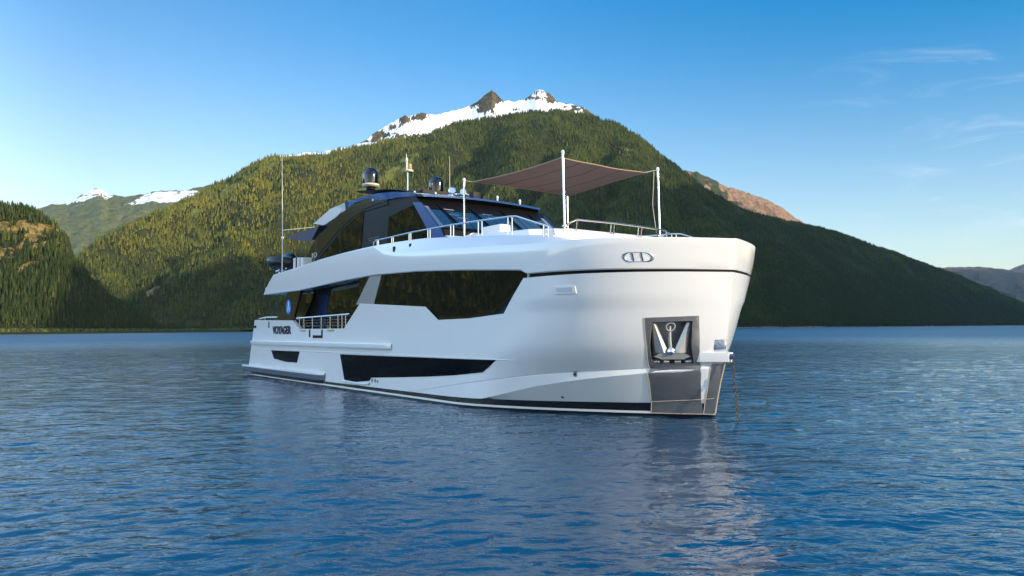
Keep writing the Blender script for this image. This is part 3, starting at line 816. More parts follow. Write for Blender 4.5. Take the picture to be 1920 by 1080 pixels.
b = MB(); b.tube([(-3.5, 2.0, 5.36), (-3.45, 2.2, 5.46), (-3.5, 2.38, 5.5)], .03, 8); b.build("cleat", STEEL, trunk)

# davit base on the aft deck
b = MB(); b.box((-21.75, -3.45, 5.15), (-21.15, -2.7, 5.85), .05); dv = b.build("davit_base", WHITE, yacht)
b = MB(); b.box((-21.35, -3.47, 5.15), (-21.22, -2.68, 5.87), .01); b.build("strap", BLACKP, dv)
b = MB(); b.box((-21.0, -3.35, 5.2), (-20.75, -2.9, 5.82), .03); b.build("locker", WHITE, yacht)

b = MB(); b.prism([(-21.25, 7.50), (-19.86, 7.29), (-18.42, 7.52), (-17.6, 7.80), (-17.2, 8.0), (-17.6, 8.0), (-19.19, 7.95)], -2.66, -2.58)
b.prism([(-21.25, 7.50), (-19.86, 7.29), (-18.42, 7.52), (-17.6, 7.80), (-17.2, 8.0), (-17.6, 8.0), (-19.19, 7.95)], 2.58, 2.66)
b.build("roof_fairing", WHITE, house)
for o in list(bpy.data.objects):
    if o.type == 'MESH' and o.name.split(".")[0] in ("rub_rail", "style_line", "trim_fin", "fairlead", "quarter_rail", "walkway_bulkhead", "blind_slat", "door_louvre", "weld_seam", "roof_fairing", "searchlight", "camera_housing"):
        split_loose(o)
# ------------------------------------------------------------------ things carried by the yacht
# shade sail over the foredeck lounge
shade = on_boat(empty("shade_sail"))
tag(shade, "big taupe shade sail stretched flat between four steel poles over the foredeck", "shade sail", "fabric awnings on the yacht")
PT = {"sa": (-8.5, -2.35, 7.48), "pa": (-8.5, 2.35, 7.48), "sf": (-3.66, -2.05, 7.53), "pf": (-3.67, 2.05, 7.54)}
LEAN = {"sa": 0.0, "pa": 0.0, "sf": .05, "pf": .05}
for k, p_ in PT.items():
    b = MB(); b.tube([(p_[0] + LEAN[k], p_[1], 5.25), p_], .033, 12)
    b.lathe([(.09, 0), (.09, .03), (.055, .05)], (p_[0] + LEAN[k], p_[1], 5.38), 12)
    po = b.build("pole", STEEL, shade)
    b = MB(); b.lathe([(.038, -.02), (.05, .0), (.05, .08), (.035, .11), (.01, .12)], p_, 12); b.build("pole_cap", mat("cream_cap", (.78, .74, .62), .4), po)
cor = {"sa": (-8.24, -2.17, 7.44), "pa": (-8.2, 2.15, 7.40), "sf": (-3.84, -1.95, 7.47), "pf": (-3.92, 1.70, 7.48)}
N = 28
def sail_pt(s, t):
    A, B, D, E_ = (Vector(cor[k]) for k in ("sa", "sf", "pa", "pf"))
    ctr = (A + B + D + E_) / 4
    p_ = A.lerp(B, s).lerp(D.lerp(E_, s), t)
    ed = max((4 * s * (1 - s)) * abs(2 * t - 1) ** 3, (4 * t * (1 - t)) * abs(2 * s - 1) ** 3)
    p_ = p_.lerp(Vector((ctr.x, ctr.y, p_.z)), .06 * ed)
    p_.z -= .05 * 4 * s * (1 - s) * .5 + .05 * 16 * s * (1 - s) * t * (1 - t)
    p_.z += .012 * math.sin(17 * s + 9 * t) * t * (1 - t) * 4
    return p_
b = MB()
b.grid([[sail_pt(i / N, j / N) for j in range(N + 1)] for i in range(N + 1)])
b.grid([[sail_pt(i / N, j / N) + Vector((0, 0, .012)) for j in range(N + 1)] for i in range(N + 1)])
cv = b.build("canopy", FABRIC, shade, merge=0)
b = MB()
for e in ([sail_pt(i / N, 0) for i in range(N + 1)], [sail_pt(i / N, 1) for i in range(N + 1)], [sail_pt(0, i / N) for i in range(N + 1)], [sail_pt(1, i / N) for i in range(N + 1)]):
    b.tube(e, .018, 6)
b.build("hem", mat("tan_hem", (.36, .24, .16), .8), cv)
for t_ in (.25, .5, .75):
    b = MB(); b.tube([sail_pt(i / N, t_) - Vector((0, 0, .004)) for i in range(N + 1)], .007, 5); b.build("seam", mat("dark_thread", (.11, .065, .055), .8), cv)
for k in PT: stick("guy_rope", [cor[k], tuple(Vector(PT[k]) + Vector((0, 0, .03)))], .012, mat("pale_rope", (.55, .5, .42), .8), shade, 6)
stick("guy_rope", [(-3.72, 1.93, 7.5), (-3.78, 1.90, 6.4), (-3.70, 1.97, 5.5)], .010, mat("pale_rope"), shade, 6)

# small awning at the aft end of the upper deck
aw = on_boat(empty("awning"))
tag(aw, "small slate coloured awning stretched aft of the wheelhouse arch to a thin pole", "awning", "fabric awnings on the yacht")
pa_ = [Vector((-25.7, -2.45, 7.30)), Vector((-20.3, -2.75, 7.30)), Vector((-21.35, -2.75, 6.62)), Vector((-25.7, 2.45, 7.30)), Vector((-20.3, 2.6, 7.35))]
def aw_pt(s, t):
    a = pa_[0].lerp(pa_[3], t); c = pa_[1].lerp(pa_[4], t)
    p_ = a.lerp(c, s); p_.z -= .45 * 4 * s * (1 - s) * .5 + .35 * s * (1 - t) * 0
    return p_
b = MB(); b.grid([[aw_pt(i / 12, j / 12) for j in range(13)] for i in range(13)])
b.grid([[aw_pt(i / 12, j / 12) + Vector((0, 0, .012)) for j in range(13)] for i in range(13)])
b.add([pa_[0], pa_[1], pa_[2], pa_[0] + Vector((0, .012, 0)), pa_[1] + Vector((0, .012, 0)), pa_[2] + Vector((0, .012, 0))], [(0, 1, 2), (3, 4, 5), (0, 1, 4, 3), (1, 2, 5, 4), (2, 0, 3, 5)])
b.build("canopy", FABRIC2, aw, merge=0)
for sd in (-1, 1):
    po = stick("pole", [(-25.9, sd * 2.5, 5.0), (-25.9, sd * 2.5, 7.3)], .04, BLACKP, aw)
    b = MB(); b.lathe([(.05, -.04), (.07, 0), (.07, .06), (.03, .1)], (-25.9, sd * 2.5, 7.3), 10); b.build("pole_cap", mat("cream_cap"), po)

# tender stowed athwart the aft deck
td = on_boat(empty("tender"))
tag(td, "black inflatable tender stowed sideways on the aft end of the upper deck", "tender")
uc, zc = -24.35, 5.78
b = MB()
path = []
for t in np.linspace(0, 1, 30):
    a = math.pi * (t - .5)
    if t < .3: path.append((uc - .62, -.2 - 2.6 * t / .3, zc))
    elif t > .7: path.append((uc + .62, -.2 - 2.6 * (1 - t) / .3, zc))
    else:
        a = math.pi * (t - .3) / .4
        path.append((uc - .62 * math.cos(a), -2.8 - .75 * math.sin(a), zc + .10 * math.sin(a)))
b.tube(path, [.12] + [.27] * 28 + [.12], 14)
b.build("inflatable_tube", RUBBER, td)
b = MB(); rows = []
for v in np.linspace(-.3, -3.45, 12):
    k = min(1, (v + 3.6) / .9); w = .52 * math.sqrt(max(k, .05))
    rows.append([(uc - w, v, zc - .05), (uc - w * .6, v, zc - .32 + .2 * (1 - k)), (uc, v, zc - .45 + .35 * (1 - k)), (uc + w * .6, v, zc - .32 + .2 * (1 - k)), (uc + w, v, zc - .05), (uc, v, zc + .05)])
b.grid(rows, True); b.add(rows[0], [tuple(range(6))]); b.add(rows[-1], [tuple(range(6))]); b.build("hull", mat("dark_grey_gel", (.03, .035, .045), .2, coat=.5), td)
b = MB(); b.lathe([(.42, 0), (.44, .1), (.40, .32), (.25, .48), (.02, .55)], (uc + .25, -2.75, zc + .02), 18); b.build("console_cover", mat("glossy_cover", (.02, .03, .04), .1, coat=1.0), td)
b = MB(); b.box((uc - .30, -3.60, zc - .30), (uc - .22, -3.50, zc + .34)); b.build("strap", ORANGE, td)
b = MB()
for uu in (uc - .5, uc + .5): b.tube([(uu, -3.0, 4.9), (uu, -3.0, zc - .2)], .05, 8)
b.tube([(uc - .7, -3.1, zc - .33), (uc + .8, -3.1, zc - .33)], .05, 8); b.build("cradle", STEEL, td)

# anchor in the starboard pocket
an = on_boat(empty("anchor"))
tag(an, "grey steel anchor with two upright pointed flukes stowed in the bow pocket", "anchor")
uC, zC = -.355, 2.0
e = .05; nb = (half(uC + e, zC) - half(uC - e, zC)) / (2 * e)
nrm = Vector((-nb, -1.0, 0)).normalized(); tan = Vector((1.0, -nb, 0)).normalized()
orig = Vector((uC, -half(uC, zC), zC)); fl = Vector((.30, 0, 1.0)).normalized()   # the flare leans the face forward
def apt(x, y, d): return P3(uC + x * 1.28 * tan.x + .247 * y * 1.06, zC + y * 1.06, .06 - d)
b = MB()
b.tube([apt(0, -.22, .02), apt(0, .1, -.02), apt(0, .42, -.08)], [.05, .042, .035], 10); b.build("shank", GREYMET, an)
for sd in (-1, 1):
    b = MB()
    ft = [apt(sd * .05, -.24, .06), apt(sd * .33, -.24, -.02), apt(sd * .385, .50, -.06), apt(sd * .31, .52, -.06)]
    bk = [p_ - nrm * .10 for p_ in ft]
    rg0, rg1 = apt(sd * .16, -.24, .13), apt(sd * .345, .50, -.01)
    b.add(ft + [rg0, rg1] + bk, [(0, 4, 5, 3), (4, 1, 2, 5), (0, 1, 4), (3, 5, 2), (0, 3, 9, 6), (1, 7, 8, 2), (2, 8, 9, 3), (0, 6, 7, 1), (6, 9, 8, 7)])
    b.build("fluke", GREYMET, an, smooth=False)
b = MB()
sec = [(-.40, -.33), (-.26, -.25), (0, -.22), (.26, -.25), (.40, -.33), (.24, -.40), (-.24, -.40)]
b.add([apt(x, y, .10) for x, y in sec] + [apt(x, y - .02, -.12) for x, y in sec], [tuple(range(7)), tuple(range(7, 14))] + [(i, (i + 1) % 7, (i + 1) % 7 + 7, i + 7) for i in range(7)])
b.build("crown", GREYMET, an)
b = MB(); b.lathe([(.02, -.02), (.09, -.01), (.10, .02), (.05, .05), (.01, .06)], apt(0, -.20, .10), 14, tuple(nrm)); b.build("boss", POLISH, an)
b = MB()
rg = [apt(.085 * math.cos(a), .40 + .10 * math.sin(a), -.02) for a in np.linspace(0, 2 * math.pi, 21)]
b.tube(rg, .022, 8, cap=False); b.build("shackle", GREYMET, an)
# rollers in the foot of the pocket
for x in (-.36, -.13, .13, .36):
    b = MB(); b.tube([apt(x - .07, -.46, -.10), apt(x + .07, -.46, -.10)], .055, 10); b.build("pocket_roller", POLISH, hull)

# anchor chain from the bow shelf into the water
ch = on_boat(empty("anchor_chain"))
tag(ch, "rusty anchor chain hanging from the bow shelf straight into the water", "chain")
b = MB(); p0, p1 = Vector((.62, 0, 1.66)), Vector((.75, .02, -.35)); L = (p1 - p0).length; nlk = int(L / .085)
dirn = (p1 - p0).normalized()
for i in range(nlk):
    c = p0 + dirn * (i + .5) * .085
    side = Vector((0, 1, 0)) if i % 2 else Vector((1, 0, 0))
    side = (side - dirn * side.dot(dirn)).normalized()
    ring_ = [c + dirn * .062 * math.cos(a) + side * .026 * math.sin(a) for a in np.linspace(0, 2 * math.pi, 11)]
    b.tube(ring_, .0115, 6, cap=False)
b.build("chain_links", BROWNRUST, ch)

# ------------------------------------------------------------------ WATER
wm = bpy.data.materials.new("lake_water"); wm.use_nodes = True
nt = wm.node_tree; pb = nt.nodes["Principled BSDF"]
pb.inputs["Base Color"].default_value = (0.001, 0.050, 0.105, 1)
pb.inputs["Roughness"].default_value = 0.05
pb.inputs["IOR"].default_value = 1.48
t = nt.nodes.new("ShaderNodeTexCoord")
# open water further from the anchorage is ruffled by the breeze
vd = nt.nodes.new("ShaderNodeVectorMath"); vd.operation = 'DISTANCE'; vd.inputs[1].default_value = (-2, 20, 0)
nt.links.new(t.outputs["Object"], vd.inputs[0])
rr0 = nt.nodes.new("ShaderNodeMapRange"); rr0.interpolation_type = 'SMOOTHSTEP'; nt.links.new(vd.outputs["Value"], rr0.inputs[0])
for k, v in enumerate((15.0, 220.0, .05, .36)): rr0.inputs[k + 1].default_value = v
nt.links.new(rr0.outputs[0], pb.inputs["Roughness"])
def nnoise(scale, detail, sx=1.0, sy=1.0, rz=0.0, dist=0.0, rough=.5):
    mp = nt.nodes.new("ShaderNodeMapping"); mp.inputs["Scale"].default_value = (sx, sy, 1); mp.inputs["Rotation"].default_value = (0, 0, rz)
    nt.links.new(t.outputs["Object"], mp.inputs["Vector"])
    n = nt.nodes.new("ShaderNodeTexNoise"); n.inputs["Scale"].default_value = scale; n.inputs["Detail"].default_value = detail
    n.inputs["Distortion"].default_value = dist; n.inputs["Roughness"].default_value = rough
    nt.links.new(mp.outputs[0], n.inputs["Vector"])
    return n.outputs[0]
def nmath(op, a, b_):
    n = nt.nodes.new("ShaderNodeMath"); n.operation = op
    for k, v in enumerate((a, b_)):
        if isinstance(v, (int, float)): n.inputs[k].default_value = v
        else: nt.links.new(v, n.inputs[k])
    return n.outputs[0]
h = nmath('MULTIPLY', nnoise(6.0, 3.5, .75, 1.25, .25, .5), .020)
h = nmath('ADD', h, nmath('MULTIPLY', nnoise(.9, 3.0, .7, 1.3, -.3, .4), .10))
# wind lanes change how rough the ripples are
lane = nnoise(.035, 3.0, .5, 1.6, .2, .5)
mr = nt.nodes.new("ShaderNodeMapRange"); nt.links.new(lane, mr.inputs[0])
for k, v in enumerate((.3, .7, .65, 1.25)): mr.inputs[k + 1].default_value = v
h = nmath('MULTIPLY', h, mr.outputs[0])
bp = nt.nodes.new("ShaderNodeBump"); bp.inputs["Strength"].default_value = 1.0; bp.inputs["Distance"].default_value = 1.0
nt.links.new(h, bp.inputs["Height"]); nt.links.new(bp.outputs[0], pb.inputs["Normal"])
# ------------------------------------------------------------------ TERRAIN
rng = np.random.default_rng(11)
PERM = rng.permutation(512)
GX = np.cos(np.arange(512) * 2.399963); GY = np.sin(np.arange(512) * 2.399963)
def perlin(x, y):
    xi, yi = np.floor(x).astype(int), np.floor(y).astype(int)
    xf, yf = x - xi, y - yi
    u = xf ** 3 * (xf * (xf * 6 - 15) + 10); v = yf ** 3 * (yf * (yf * 6 - 15) + 10)
    def g(i, j):
        k = PERM[(PERM[i & 511] + j) & 511]
        return GX[k] * (x - i) + GY[k] * (y - j)
    a = g(xi, yi) * (1 - u) + g(xi + 1, yi) * u
    c = g(xi, yi + 1) * (1 - u) + g(xi + 1, yi + 1) * u
    return (a * (1 - v) + c * v) * 1.5
def fbm(x, y, o=5, gain=.5):
    s = 0; a = 1.0
    for k in range(o):
        s = s + a * perlin(x * 2 ** k + 17.3 * k, y * 2 ** k - 9.1 * k); a *= gain
    return s
def ridged(x, y, o=4):
    s = 0; a = 1.0
    for k in range(o):
        s = s + a * (1 - 2 * np.abs(perlin(x * 2 ** k + 5.7 * k, y * 2 ** k + 3.1 * k))); a *= .5
    return s / 2
def smooth(a, b_, x):
    t_ = np.clip((x - a) / (b_ - a), 0, 1); return t_ * t_ * (3 - 2 * t_)
def segdist(px, py, pts):
    d = np.full(px.shape, 1e9)
    for (x0, y0), (x1, y1) in zip(pts[:-1], pts[1:]):
        L2 = (x1 - x0) ** 2 + (y1 - y0) ** 2
        k = np.clip(((px - x0) * (x1 - x0) + (py - y0) * (y1 - y0)) / L2, 0, 1)
        d = np.minimum(d, np.hypot(px - x0 - k * (x1 - x0), py - y0 - k * (y1 - y0)))
    return d
# the lake: real wavelets near the boat, running out into a flat sheet far away
def wave_height(x, y, res):
    h = np.zeros_like(x)
    for lam, amp, an_, st, sd_ in ((.17, .0075, .2, 1.5, 31), (.30, .0165, .35, 1.6, 0), (.55, .025, .1, 1.6, 3), (1.0, .028, .5, 1.7, 7), (2.1, .024, -.15, 1.8, 11), (5.0, .030, .3, 1.8, 19), (11.0, .03, .0, 1.6, 23)):
        c, s0 = math.cos(an_), math.sin(an_)
        u_, v_ = (x * c + y * s0) / (lam * st), (-x * s0 + y * c) / lam
        n_ = perlin(u_ + sd_ * 7.7 + .25 * perlin(v_ * .7, u_ * .7 + sd_), v_ - sd_ * 3.3)
        w_ = np.clip((lam / res - 2.2) / 2.0, 0, 1)
        h += amp * w_ * (n_ * .75 + .6 * (.5 - np.abs(n_)))
    return h * np.clip(.86 + .45 * perlin(x / 26, y / 11) + .35 * perlin(x / 90 + 5, y / 34), .35, 1.5)
na_ = 1350; az_ = np.linspace(-.95, .95, na_); nr_ = 1750; OY = -7.0
rd = 8.0 * (900 / 8.0) ** (np.arange(nr_) / (nr_ - 1))
AZ, RD = np.meshgrid(az_, rd, indexing='ij')
wx, wy = RD * np.sin(AZ), RD * np.cos(AZ) + OY
res_ = np.maximum(RD * math.log(900 / 8.0) / (nr_ - 1), RD * (az_[1] - az_[0]))
wz = wave_height(wx, wy, res_) * np.clip((900 - RD) / 300, 0, 1) * np.clip((.95 - np.abs(AZ)) / .06, 0, 1) * np.clip((RD - 8.0) / .8, 0, 1)
co = np.stack([wx, wy, wz], -1).reshape(-1, 3)
i_, j_ = np.meshgrid(np.arange(na_ - 1), np.arange(nr_ - 1), indexing='ij')
q = np.stack([i_ * nr_ + j_, (i_ + 1) * nr_ + j_, (i_ + 1) * nr_ + j_ + 1, i_ * nr_ + j_ + 1], -1).reshape(-1, 4)
# surrounding flat sheet: fan of quads from the rim outwards
rim = [(0, k) for k in range(nr_)] + [(k, nr_ - 1) for k in range(1, na_)] + [(na_ - 1, k) for k in range(nr_ - 2, -1, -1)] + [(k, 0) for k in range(na_ - 2, 0, -1)]
rim_i = np.array([a * nr_ + b for a, b in rim])
ctr = np.array([0.0, 200.0])
base = len(co); rc = co[rim_i][:, :2] - ctr
ang = np.arctan2(rc[:, 1], rc[:, 0])
# far outline: a huge square corner to corner is not needed, a wide ring is enough
far_xy = []
for (x, y), (a, b) in zip(co[rim_i][:, :2], rim):
    if b == nr_ - 1: k_ = 33000.0 / math.hypot(x, y); far_xy.append((x * k_, y * k_))
    elif a == 0: far_xy.append((-16000 - 0 * b, -6500 + (b / nr_) * (33000 * math.cos(.95) + 6500)) if 0 else (x - 16000 * (1 - b / (nr_ - 1)) - (33000 * math.sin(.95) + x) * (b / (nr_ - 1)), y - 6500 * (1 - b / (nr_ - 1)) + (33000 * math.cos(.95) - y) * (b / (nr_ - 1))))
    elif a == na_ - 1: far_xy.append((x + 33000 * (1 - b / (nr_ - 1)) * .6 + (33000 * math.sin(.95) - x) * (b / (nr_ - 1)), y - 6500 * (1 - b / (nr_ - 1)) + (33000 * math.cos(.95) - y) * (b / (nr_ - 1))))
    else: far_xy.append((-16000 + (33000 * .6 + 16000) * a / (na_ - 1), -6500))
far = np.array([(x, y, 0.0) for x, y in far_xy])
co = np.concatenate([co, far])
nR_ = len(rim_i); kk_ = np.arange(nR_)
q2_ = np.stack([rim_i, base + kk_, base + (kk_ + 1) % nR_, rim_i[(kk_ + 1) % nR_]], -1)
q = np.concatenate([q, q2_]).astype(np.int32)
me = bpy.data.meshes.new("water")
me.vertices.add(len(co)); me.vertices.foreach_set("co", co.astype(np.float32).ravel())
me.loops.add(q.size); me.loops.foreach_set("vertex_index", q.ravel())
me.polygons.add(len(q)); me.polygons.foreach_set("loop_start", np.arange(0, q.size, 4, dtype=np.int32))
me.update(calc_edges=True)
me.polygons.foreach_set("use_smooth", np.ones(len(q), bool))
me.materials.append(wm)
water = bpy.data.objects.new("water", me); C.objects.link(water); tag(water, kind="structure")
class Land:
    """A mountain as a sheet of columns from its foot up to its crest and down the far side."""
    def __init__(s, crest, foot, n_phi, n_s, prof=1.0, back=1200, n_b=10):
        c = np.array(crest, float); ph = np.arctan2(c[:, 0], c[:, 1]); o = np.argsort(ph); c, ph = c[o], ph[o]
        rc = np.hypot(c[:, 0], c[:, 1])
        s.phi = np.linspace(ph[0], ph[-1], n_phi)
        Rc = np.interp(s.phi, ph, rc); Zc = np.interp(s.phi, ph, c[:, 2])
        fp, fr = zip(*foot); Rf = np.interp(np.tan(np.clip(s.phi, -1.5, 1.5)), fp, fr)
        sv = np.linspace(0, 1, n_s); tv = np.linspace(0, 1, n_b + 1)[1:]
        s.S = np.concatenate([sv, 1 + tv])[None, :] * np.ones((n_phi, 1)); s.n_s = n_s
        f = np.minimum(s.S, 1); t_ = np.maximum(s.S - 1, 0)
        s.Rr = Rf[:, None] + (Rc - Rf)[:, None] * f + back * t_
        p = prof * f + (1 - prof) * f * f
        s.Z = (Zc[:, None] + 6) * p - 6 - t_ ** 1.2 * Zc[:, None] * .9
        s.X = s.Rr * np.sin(s.phi)[:, None]; s.Y = s.Rr * np.cos(s.phi)[:, None]
        s.a = np.tan(s.phi)[:, None] * np.ones_like(s.S); s.env = np.sin(np.pi * np.clip(s.S, 0, 1) ** .9)
        s.att = {}
    def build(s, name, mt, kind="structure"):
        n, mm = s.Z.shape
        co = np.stack([s.X, s.Y, s.Z], -1).reshape(-1, 3).astype(np.float32)
        i, j = np.meshgrid(np.arange(n - 1), np.arange(mm - 1), indexing='ij')
        q = np.stack([i * mm + j, (i + 1) * mm + j, (i + 1) * mm + j + 1, i * mm + j + 1], -1).reshape(-1, 4)
        me = bpy.data.meshes.new(name)
        me.vertices.add(len(co)); me.vertices.foreach_set("co", co.ravel())
        me.loops.add(q.size); me.loops.foreach_set("vertex_index", q.ravel().astype(np.int32))
        me.polygons.add(len(q)); me.polygons.foreach_set("loop_start", np.arange(0, q.size, 4, dtype=np.int32))
        me.update(calc_edges=True)
        me.polygons.foreach_set("use_smooth", np.ones(len(q), bool))
        for k in ("snow", "rock", "meadow"):
            at = me.attributes.new(k, 'FLOAT', 'POINT')
            at.data.foreach_set("value", np.asarray(s.att.get(k, np.zeros(s.Z.shape)), np.float32).ravel())
        me.materials.append(mt)
        o = bpy.data.objects.new(name, me); C.objects.link(o); tag(o, kind=kind)
        return o
    def sample(s, count, keep, seed, dens=None):
        r = np.random.default_rng(seed)
        P = np.stack([s.X, s.Y, s.Z], -1)[:, :s.n_s + 1]
        d1 = P[1:, :-1] - P[:-1, :-1]; d2 = P[:-1, 1:] - P[:-1, :-1]
        ar = np.hypot(d1[..., 0], d1[..., 1]) * np.hypot(d2[..., 0], d2[..., 1])
        w = ar * keep[:-1, :s.n_s][:, :ar.shape[1]]
        if dens is not None: w = w * dens[:-1, :ar.shape[1]]
        w = w.ravel(); w /= w.sum()
        idx = r.choice(len(w), count, p=w); i, j = np.unravel_index(idx, ar.shape)
        a, b_ = r.random(count)[:, None], r.random(count)[:, None]
        return (P[i, j] * (1 - a) * (1 - b_) + P[i + 1, j] * a * (1 - b_) + P[i, j + 1] * (1 - a) * b_ + P[i + 1, j + 1] * a * b_)

def land_material(name, floor_a, floor_b, rock_a, rock_b, meadow=(.10, .12, .03), scale=.02):
    mt = bpy.data.materials.new(name); mt.use_nodes = True
    nt = mt.node_tree; L = nt.links; b = nt.nodes["Principled BSDF"]
    b.inputs["Roughness"].default_value = .9; b.inputs["Specular IOR Level"].default_value = .15
    t = nt.nodes.new("ShaderNodeTexCoord")
    def noise(sc, det=6, rough=.6, stretch=(1, 1, 1)):
        mp = nt.nodes.new("ShaderNodeMapping"); mp.inputs["Scale"].default_value = stretch; L.new(t.outputs["Object"], mp.inputs["Vector"])
        n = nt.nodes.new("ShaderNodeTexNoise"); n.inputs["Scale"].default_value = sc; n.inputs["Detail"].default_value = det; n.inputs["Roughness"].default_value = rough
        L.new(mp.outputs[0], n.inputs["Vector"]); return n.outputs[0]
    def mix(f, a, c):
        m = nt.nodes.new("ShaderNodeMix"); m.data_type = 'RGBA'
        L.new(f, m.inputs[0])
        for k, v in ((6, a), (7, c)):
            if isinstance(v, tuple): m.inputs[k].default_value = (*v, 1)
            else: L.new(v, m.inputs[k])
        return m.outputs[2]
    def rng_(x, a, c, lo=0.0, hi=1.0):
        n = nt.nodes.new("ShaderNodeMapRange"); n.interpolation_type = 'SMOOTHSTEP'; L.new(x, n.inputs[0])
        for k, v in enumerate((a, c, lo, hi)): n.inputs[k + 1].default_value = v
        return n.outputs[0]
    def add(a, c, k):
        n = nt.nodes.new("ShaderNodeMath"); n.operation = 'MULTIPLY_ADD'; L.new(c, n.inputs[0]); n.inputs[1].default_value = k; L.new(a, n.inputs[2]); return n.outputs[0]
    def attr(nm):
        n = nt.nodes.new("ShaderNodeAttribute"); n.attribute_name = nm; return n.outputs["Fac"]
    col = mix(rng_(noise(scale), .35, .65), floor_a, floor_b)
    big = noise(scale * .6, 8, .7)
    rk = mix(rng_(noise(scale * 1.4, 8, .7, (1, 1, .35)), .35, .65), rock_a, rock_b)
    col = mix(rng_(add(attr("meadow"), big, .6), .72, .9), col, meadow)
    col = mix(rng_(add(attr("rock"), big, .6), .72, .86), col, rk)
    col = mix(rng_(add(attr("snow"), noise(scale * .8, 9, .72), .7), .80, .88), col, (.82, .82, .84))
    L.new(col, b.inputs["Base Color"])
    bpn = nt.nodes.new("ShaderNodeBump"); bpn.inputs["Distance"].default_value = 8.0; bpn.inputs["Strength"].default_value = .6
    L.new(noise(scale * 2.5, 6, .65), bpn.inputs["Height"]); L.new(bpn.outputs[0], b.inputs["Normal"])
    return mt
FLOOR = ((.022, .030, .010), (.045, .050, .016))
LM = land_material("forest_slope", *FLOOR, (.16, .12, .07), (.36, .30, .21), (.13, .14, .035))
LMROCK = land_material("rock_and_snow", (.05, .055, .022), (.09, .085, .04), (.034, .034, .022), (.135, .10, .055), (.13, .14, .035), .020)
LMFAR = land_material("far_slope", (.035, .045, .018), (.060, .068, .028), (.17, .105, .058), (.36, .225, .135), (.10, .11, .04), .016)
LMCLIFF = land_material("near_hill", (.020, .024, .008), (.045, .045, .014), (.075, .052, .014), (.36, .25, .075), (.085, .085, .02), .06)

# --- tree crowns
TREEM = bpy.data.materials.new("conifer_needles"); TREEM.use_nodes = True
nt = TREEM.node_tree; b_ = nt.nodes["Principled BSDF"]; b_.inputs["Roughness"].default_value = .85; b_.inputs["Specular IOR Level"].default_value = .1
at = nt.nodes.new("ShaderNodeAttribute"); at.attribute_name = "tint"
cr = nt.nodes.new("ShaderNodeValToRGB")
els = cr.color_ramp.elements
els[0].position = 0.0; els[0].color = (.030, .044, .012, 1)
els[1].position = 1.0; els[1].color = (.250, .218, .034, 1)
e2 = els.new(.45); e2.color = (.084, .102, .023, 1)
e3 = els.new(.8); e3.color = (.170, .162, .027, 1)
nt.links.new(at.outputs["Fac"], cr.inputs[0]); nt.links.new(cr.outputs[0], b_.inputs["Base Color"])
def crown_template(tiers, sides, seed):
    r = np.random.default_rng(seed); V, F = [], []
    for k in range(tiers):
        z0 = .06 + .80 * k / tiers; z1 = min(1.0, z0 + (1.0 - z0) * .62 + .12) if k < tiers - 1 else 1.0
        rad = (1 - z0) ** .85
        o = len(V); V.append((0, 0, z1))
        for q in range(sides):
            a = 2 * math.pi * (q + .5 * (k % 2)) / sides
            f = rad * (1.0 if q % 2 == 0 else .62) * r.uniform(.82, 1.15)
            V.append((f * math.cos(a), f * math.sin(a), z0 + (.0 if q % 2 == 0 else .05) + r.uniform(-.02, .02)))
        for q in range(sides): F.append((o, o + 1 + q, o + 1 + (q + 1) % sides))
    return np.array(V), np.array(F)
def forest_mesh(name, pts, hts, rad, tiers, sides, seed, tint):
    r = np.random.default_rng(seed); n = len(pts)
    V, F = crown_template(tiers, sides, seed)
    nv = len(V); ang = r.random(n) * 6.283
    ca, sa = np.cos(ang)[:, None], np.sin(ang)[:, None]
    jit = r.uniform(.78, 1.22, (n, nv))
    lx, ly = V[:, 0][None] * jit, V[:, 1][None] * jit
    co = np.empty((n, nv, 3), np.float32)
    co[..., 0] = pts[:, 0:1] + rad[:, None] * (lx * ca - ly * sa)
    co[..., 1] = pts[:, 1:2] + rad[:, None] * (lx * sa + ly * ca)
    co[..., 2] = pts[:, 2:3] - .03 * hts[:, None] + hts[:, None] * V[:, 2][None]
    tri = (F[None] + (np.arange(n) * nv)[:, None, None]).reshape(-1).astype(np.int32)
    me = bpy.data.meshes.new(name)
    me.vertices.add(n * nv); me.vertices.foreach_set("co", co.ravel())
    me.loops.add(len(tri)); me.loops.foreach_set("vertex_index", tri)
    me.polygons.add(len(tri) // 3); me.polygons.foreach_set("loop_start", np.arange(0, len(tri), 3, dtype=np.int32))
    me.update(calc_edges=True)
    a = me.attributes.new("tint", 'FLOAT', 'POINT'); a.data.foreach_set("value", np.repeat(tint, nv).astype(np.float32))
    me.materials.append(TREEM)
    o = bpy.data.objects.new(name, me); C.objects.link(o)
    return o

